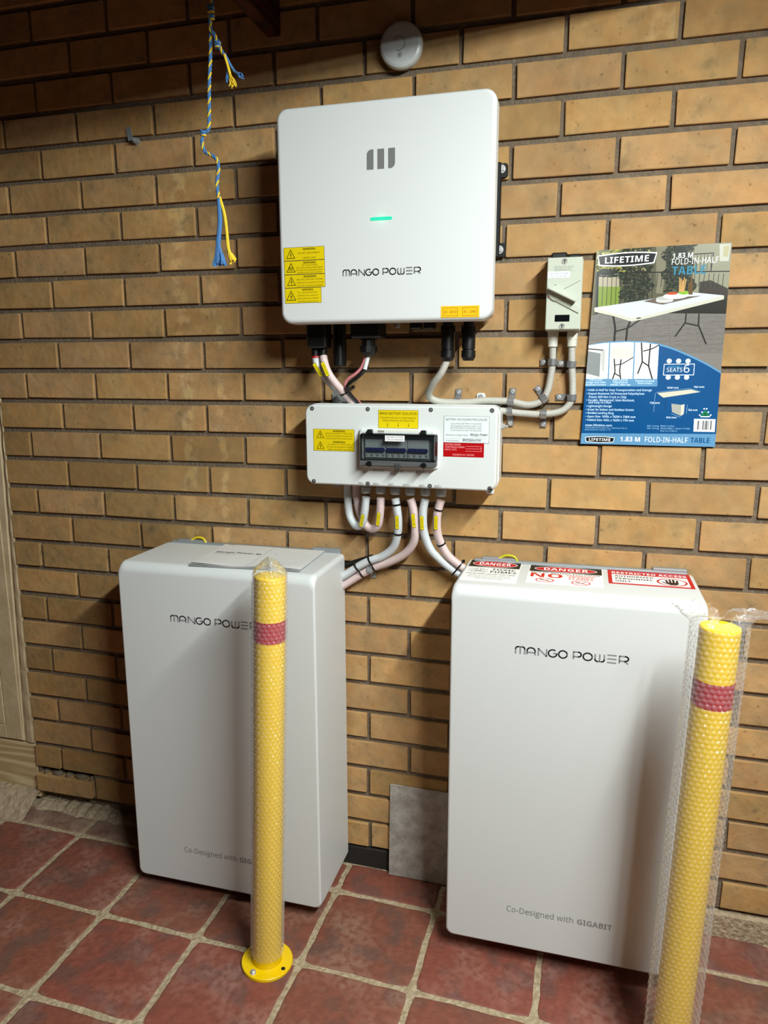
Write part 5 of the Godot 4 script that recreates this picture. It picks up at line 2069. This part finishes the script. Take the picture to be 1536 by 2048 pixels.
	# ties that bind two runs
	var bind := [["black tie binding the two white conduits and the thin wires above the isolator box", Vector3(1.012, 1.3815, 0.078), Vector3(0.45, -0.9, -0.35), [[Vector3(-0.002, 0.006, -0.014), 0.0094], [Vector3(0.004, -0.001, 0.008), 0.0098], [Vector3(0.0225, 0.008, 0.004), 0.0042]], 0.021], ["left of two black ties binding the conduits beside the left battery", Vector3(1.036, 0.9135, 0.032), Vector3(0.84, 0.54, 0), [[Vector3(-0.003, 0.0112, 0.003), 0.0107], [Vector3(0.004, -0.0135, -0.003), 0.0107]], 0.0], ["right of two black ties binding the conduits beside the left battery", Vector3(1.073, 0.9325, 0.034), Vector3(0.9, 0.43, 0), [[Vector3(-0.003, 0.0115, 0.003), 0.0107], [Vector3(0.004, -0.011, -0.003), 0.0107]], 0.0], ["black tie with a square head binding the conduits beside the right battery", Vector3(1.301, 0.938, 0.039), Vector3(0.8, -0.6, 0), [[Vector3(0.006, 0.0115, 0.003), 0.0107], [Vector3(-0.0055, -0.0115, -0.002), 0.0107]], 0.024]]
	for b in bind:
		var o := part("cable_tie", tie_mesh(Vector3.ZERO, b[2], b[3], b[4]), M.black_tie, self, b[1])
		tag(o, b[0], "cable tie", "black cable ties round paired conduits")


func make_clips():
	var g := "metal saddle clips holding conduits to the bricks"
	# screw, middle of the strap, label
	for c in [[Vector2(1.2903, 1.3823), Vector2(1.2885, 1.3583), "saddle clip with its screw above, over the isolator box's lid screws"], [Vector2(1.4236, 1.3848), Vector2(1.4215, 1.3612), "upright saddle clip on the upper conduit, just right of the isolator box"], [Vector2(1.4838, 1.3904), Vector2(1.5005, 1.3693), "slanting saddle clip on the bend of the upper conduit"], [Vector2(1.4198, 1.3072), Vector2(1.4189, 1.3365), "saddle clip with its screw below, touching the isolator box's right side"], [Vector2(1.4997, 1.3065), Vector2(1.5, 1.3315), "saddle clip with its screw below, on the lower conduit's level run"], [Vector2(1.5341, 1.3715), Vector2(1.5645, 1.3717), "saddle clip with its screw at the left, on the lower conduit's bend"], [Vector2(1.4945, 1.4541), Vector2(1.5165, 1.454), "left one of two saddle clips in a row below the switch"], [Vector2(1.5358, 1.4507), Vector2(1.5605, 1.4487), "right one of two saddle clips in a row below the switch"], [Vector2(1.0656, 0.8927), Vector2(1.066, 0.9155), "pale saddle clip with its screw below, beside the left battery's conduits"]]:
		var s: Vector2 = c[0]
		var p: Vector2 = c[1]
		var r := 0.0092
		var zc := 0.0215
		if p.y < 1.0:
			r = 0.0112
			zc = 0.029
		elif p.y > 1.44:
			zc = 0.0255
		var d := (s - p).normalized()
		var x := Vector3(d.x, d.y, 0)
		var y := Vector3(-d.y, d.x, 0)
		var t := thing("saddle_clip", c[2], "clip", Vector3(p.x, p.y, 0), g)
		var L := (s - p).length()
		var st := geo()
		# profile across the conduit: far foot, over the top, down, along the tab
		var pr := [Vector2(-r - 0.0005, 0.003)]
		for k in 13:
			var a := PI - PI * k / 12
			pr.append(Vector2(cos(a) * (r + 0.0005), zc + sin(a) * (r + 0.0005)))
		pr.append(Vector2(r + 0.0005, 0.006))
		pr.append(Vector2(r + 0.0025, 0.0035))
		pr.append(Vector2(L + 0.0075, 0.0035))
		var hw := 0.0075
		for k in pr.size() - 1:
			var a: Vector2 = pr[k]
			var b: Vector2 = pr[k + 1]
			var nn := Vector2(-(b - a).y, (b - a).x).normalized() * 0.0011
			var q := []
			for v in [a, b, b + nn, a + nn]:
				q.append(x * v.x + Vector3(0, 0, v.y))
			var w := y * hw
			quad(st, q[3] + w, q[3] - w, q[2] - w, q[2] + w)
			quad(st, q[0] - w, q[0] + w, q[1] + w, q[1] - w)
			quad(st, q[0] + w, q[3] + w, q[2] + w, q[1] + w)
			quad(st, q[0] - w, q[1] - w, q[2] - w, q[3] - w)
			if k == pr.size() - 2:
				quad(st, q[1] + w, q[2] + w, q[2] - w, q[1] - w)
		part("strap", done(st), M.zinc if p.y < 1.0 else M.strap, t)
		st = geo()
		var sp := Vector3(s.x - p.x, s.y - p.y, 0.0046)
		lathe(st, [[0.0062, 0.0], [0.0062, 0.0012], [0.0045, 0.0028], [0.0022, 0.0032], [0.0018, 0.0012], [0.0, 0.0012]], sp, Vector3(0, 0, 1), 18)
		part("screw", done(st), M.steel if p.y > 1.0 else M.zinc, t)


# ------------------------------------------------------------------ detector, rope, small things
func make_detector():
	var t := thing("smoke_detector", "round white alarm on the bricks above the inverter, half in shadow", "smoke detector", Vector3(1.1443, 2.175, 0))
	var st := geo()
	lathe(st, [[0.047, 0.0], [0.0475, 0.008], [0.0465, 0.009], [0.0465, 0.0105], [0.0505, 0.0115], [0.051, 0.014], [0.0505, 0.021], [0.048, 0.026], [0.043, 0.0285], [0.03, 0.0298], [0.0, 0.03]], Vector3.ZERO, Vector3(0, 0, 1), 64)
	part("body", done(st), M.white_gloss, t)
	st = geo()
	# an open arc groove and a small round button
	for k in 30:
		var a := deg_to_rad(lerpf(150, -110, k / 30.0))
		var b := deg_to_rad(lerpf(150, -110, (k + 1) / 30.0))
		var q := []
		for e in [[a, 0.0142], [b, 0.0142], [b, 0.0153], [a, 0.0153]]:
			q.append(Vector3(cos(e[0]) * e[1] - 0.003, sin(e[0]) * e[1] + 0.001, 0.0304))
		quad(st, q[0], q[1], q[2], q[3])
	part("ring_groove", done(st), M.ink, t)
	st = geo()
	for k in 24:
		var a := TAU * k / 24
		var b := TAU * (k + 1) / 24
		var c := Vector3(-0.001, -0.0235, 0.0304)
		quad(st, c + Vector3(cos(a), sin(a), 0) * 0.0045, c + Vector3(cos(b), sin(b), 0) * 0.0045, c + Vector3(cos(b), sin(b), 0) * 0.0055, c + Vector3(cos(a), sin(a), 0) * 0.0055)
	var c2 := Vector3(-0.001, -0.0235, 0.0304)
	for k in 3:
		var d := Vector3(cos(k * 1.05 + 0.5), sin(k * 1.05 + 0.5), 0)
		var s := Vector3(-d.y, d.x, 0) * 0.0005
		quad(st, c2 - d * 0.003 - s, c2 + d * 0.003 - s, c2 + d * 0.003 + s, c2 - d * 0.003 + s)
	part("mute_button", done(st), mat(Color(0.45, 0.45, 0.45), 0.5), t)


func make_rope():
	var z := 0.3
	var t := thing("rope", "frayed blue and yellow twisted rope hanging from above at the left", "rope", Vector3(0.803, 1.66, z))
	var o := t.position
	var main := []
	for v in [[0.811, 2.237], [0.8105, 2.184], [0.8051, 2.1614], [0.8048, 2.1333], [0.8023, 2.0862], [0.7965, 2.0292], [0.7925, 1.9612], [0.789, 1.942], [0.777, 1.9365], [0.7735, 1.9182], [0.7794, 1.8997], [0.7967, 1.89], [0.8075, 1.8805], [0.8095, 1.8604], [0.8047, 1.8355], [0.8058, 1.8151], [0.8078, 1.8]]:
		main.append(Vector3(v[0], v[1], z) - o)
	var branch := []
	for v in [[0.8048, 2.1333], [0.8146, 2.1228], [0.8229, 2.1049], [0.8313, 2.0879], [0.8385, 2.0797]]:
		branch.append(Vector3(v[0], v[1], z + 0.004) - o)
	var knots := [[Vector3(0.8075, 2.172, z), 0.0085], [Vector3(0.809, 2.157, z), 0.006], [Vector3(0.7775, 1.9365, z), 0.007], [Vector3(0.8215, 2.103, z + 0.004), 0.008]]
	var blue := mat(Color(0.27, 0.47, 0.69), 0.75)
	var yellow := mat(Color(0.9, 0.76, 0.16), 0.7)
	var cols := [blue, blue, yellow]
	for k in 3:
		var st := geo()
		for run in [main, branch]:
			var p := spline(run, 0.0025)
			var q := PackedVector3Array()
			for i in p.size():
				var d := (p[mini(i + 1, p.size() - 1)] - p[maxi(i - 1, 0)]).normalized()
				var s := d.cross(Vector3(0, 0, 1)).normalized()
				var u := d.cross(s)
				var a := i * 0.0025 / 0.024 * TAU + TAU * k / 3
				q.append(p[i] + (s * cos(a) + u * sin(a)) * 0.00205)
			tube(st, q, 0.0021, 7)
		for kn in knots:
			# a knot: each strand winds round it
			var q2 := PackedVector3Array()
			for i in 15:
				var a := i * 0.62 + TAU * k / 3
				q2.append(kn[0] - o + Vector3(cos(a) * kn[1] * 0.7, kn[1] * (0.7 * sin(a * 0.37 + k)), sin(a) * kn[1] * 0.6))
			tube(st, q2, 0.0022, 6)
		part("strand", done(st), cols[k], t)
	# the unlaid ends
	frayed(t, "blue_end", [[0.8078, 1.803], [0.808, 1.7586], [0.8041, 1.7278], [0.8015, 1.71]], [0.787, 0.818], 1.664, z, 34, 0.0034, blue, o)
	frayed(t, "yellow_end", [[0.809, 1.806], [0.8195, 1.7682], [0.8235, 1.7264], [0.8255, 1.698]], [0.828, 0.842], 1.668, z, 16, 0.0024, yellow, o)
	frayed(t, "blue_end", [[0.8385, 2.081], [0.849, 2.0615], [0.858, 2.048]], [0.87, 0.879], 2.034, z + 0.004, 14, 0.0019, blue, o)
	frayed(t, "blue_end", [[0.8375, 2.081], [0.841, 2.0636], [0.8425, 2.05]], [0.8405, 0.8455], 2.029, z + 0.004, 12, 0.0019, blue, o)
	frayed(t, "yellow_end", [[0.838, 2.081], [0.8445, 2.0603], [0.849, 2.043]], [0.848, 0.863], 2.016, z + 0.008, 16, 0.0019, yellow, o)


func frayed(t: Node, called: String, run: Array, ends: Array, y: float, z: float, n: int, r: float, m: Material, o: Vector3):
	var st := geo()
	var last: Array = run[run.size() - 1]
	for k in n:
		var f := (k + 0.5) / n
		var pts := []
		var a := TAU * k * 0.38
		for v in run:
			pts.append(Vector3(v[0] + cos(a) * r * 0.9, v[1], z + sin(a) * r * 0.9) - o)
		var e := Vector3(lerpf(ends[0], ends[1], f), y + rng.randf_range(-0.003, 0.009), z + rng.randf_range(-0.006, 0.006)) - o
		var mid := (Vector3(last[0], last[1], z) - o).lerp(e, 0.55) + Vector3(rng.randf_range(-0.003, 0.003), 0, 0)
		pts.append(mid)
		pts.append(e)
		tube(st, spline(pts, 0.006), r * 0.62, 5)
	part(called, done(st), m, t)


func make_small():
	# folded manual on the left battery
	var m := thing("paper_manual", "open paper manual lying on the left battery", "manual", Vector3(0.788, 0.9512, 0.115))
	for k in 3:
		var st := geo()
		var n := 16
		var f := func(u: float, v: float) -> Vector3:
			var a := Vector3(0.6337, 0, 0.003).lerp(Vector3(0.9331, 0, 0.002), u)
			var b := Vector3(0.6483, 0, 0.232).lerp(Vector3(0.9429, 0, 0.217), u)
			var q := a.lerp(b, v) - Vector3(0.788, 0, 0.115)
			q.y = 0.0008 + 0.0012 * k + 0.0022 * k * (0.5 + 0.5 * sin(u * 9.0 + 1.0)) * smoothstep(0.7, 1.0, v) + 0.0022 * sin(u * 6.0) * sin(v * 4.0) * 0.5 + 0.0011
			q.z += (2 - k) * 0.003 * v
			return q
		st.set_smooth_group(1)
		for i in n:
			for j in n:
				var u0 := float(i) / n
				var u1 := float(i + 1) / n
				var v0 := float(j) / n
				var v1 := float(j + 1) / n
				quv(st, [f.call(u0, v1), f.call(u1, v1), f.call(u1, v0), f.call(u0, v0)], [Vector2(u0, v1), Vector2(u1, v1), Vector2(u1, v0), Vector2(u0, v0)])
		st.set_smooth_group(-1)
		for i in n:
			var u0 := float(i) / n
			var u1 := float(i + 1) / n
			var a: Vector3 = f.call(u0, 1.0)
			var b: Vector3 = f.call(u1, 1.0)
			quad(st, a - Vector3(0, 0.0005, 0), b - Vector3(0, 0.0005, 0), b, a)
		part("page", done(st), printed(manual_print(), 0.6) if k == 2 else mat(Color(0.72, 0.72, 0.72), 0.7), m)
	# grey sheet leaning between the batteries
	var b2 := geo()
	box(b2, Vector3(-0.11, 0.0, -0.003), Vector3(0.11, 0.281, 0.003), 0.0008)
	for k in 5:
		blob(b2, Vector3(-0.09 + rng.randf() * 0.12, 0.06 + rng.randf() * 0.19, 0.003), Vector3(0.002, 0.004, 0.0012), 3)
	var bo := part("cement_sheet", done(b2), M.board, self, Vector3(1.222, 0.0, 0.0145))
	bo.rotation = Vector3(-0.035, 0, -0.006)
	tag(bo, "bare grey sheet leaning on the bricks between the two batteries", "board")
	# fixing left in the wall at the upper left
	var a2 := thing("wall_anchor", "metal anchor bolt with a bent tab in the bricks left of the rope", "bolt", Vector3(0.421, 2.0305, 0.0))
	var st2 := geo()
	lathe(st2, [[0.0105, 0.0], [0.0105, 0.003], [0.0075, 0.003], [0.0075, 0.013], [0.0045, 0.014], [0.0045, 0.022], [0.0, 0.0225]], Vector3.ZERO, Vector3(0, 0, 1), 6, false)
	part("nut", done(st2), M.zinc, a2)
	st2 = geo()
	prism(st2, rect_outline(0.014, 0.04, 0.006, 5), [[0, 0.001], [0, 0.004]], Vector2(-0.015, 0.02))
	var tb := part("tab", done(st2), M.zinc, a2)
	tb.rotation.z = 0.2
	# dark cable running behind the conduits to the left battery
	var c := geo()
	var pts := spline([Vector3(-0.05, -0.015, 0.004), Vector3(0.0, 0.0, 0.0), Vector3(0.033, 0.012, -0.002), Vector3(0.075, 0.027, -0.006)], 0.004)
	tube(c, pts, 0.0065, 10)
	var dc := part("dark_cable", done(c), M.black, self, Vector3(0.991, 0.918, 0.0085))
	tag(dc, "short dark cable entering behind the left battery above its conduits", "cable")
	# mortar droppings along the foot of the wall, and the cement patch before the pine skirting
	var nz := noise(14.0, 4, 90)
	var nf := noise(60.0, 3, 91)
	var heap := mound(-0.1, 0.47, -0.03, 0.06, 150, 26, func(x: float, z: float) -> float:
		var base := -0.0126 * (x - 1.0)
		var h := 0.024 * (1.0 - smoothstep(-0.01, 0.045, z + 0.012 * nz.get_noise_2d(x, z))) * (0.65 + 0.5 * nz.get_noise_2d(x * 1.5, 3.0))
		return base - 0.003 + h + 0.004 * nf.get_noise_2d(x, z) * smoothstep(0.0, 0.01, h))
	var hp := part("mortar_debris", heap, M.cement, self)
	hp.set_meta("kind", "stuff")
	tag(hp, "crumbled mortar strewn along the foot of the bricks left of the left battery", "mortar")
	var patch := mound(-0.75, -0.09, -0.03, 0.15, 120, 46, func(x: float, z: float) -> float:
		var base := -0.0126 * (x - 1.0)
		var edge := 0.115 + 0.02 * nz.get_noise_2d(x * 0.6, 8.0)
		return base - 0.004 + 0.05 * (1.0 - smoothstep(0.0, edge, z + 0.01 * nz.get_noise_2d(x, z))) + 0.003 * nf.get_noise_2d(x * 0.7, z * 0.7) + 0.003)
	var pp := part("cement_patch", patch, M.cement, self)
	tag(pp, "rough cement patch on the floor below the pine skirting board", "cement")
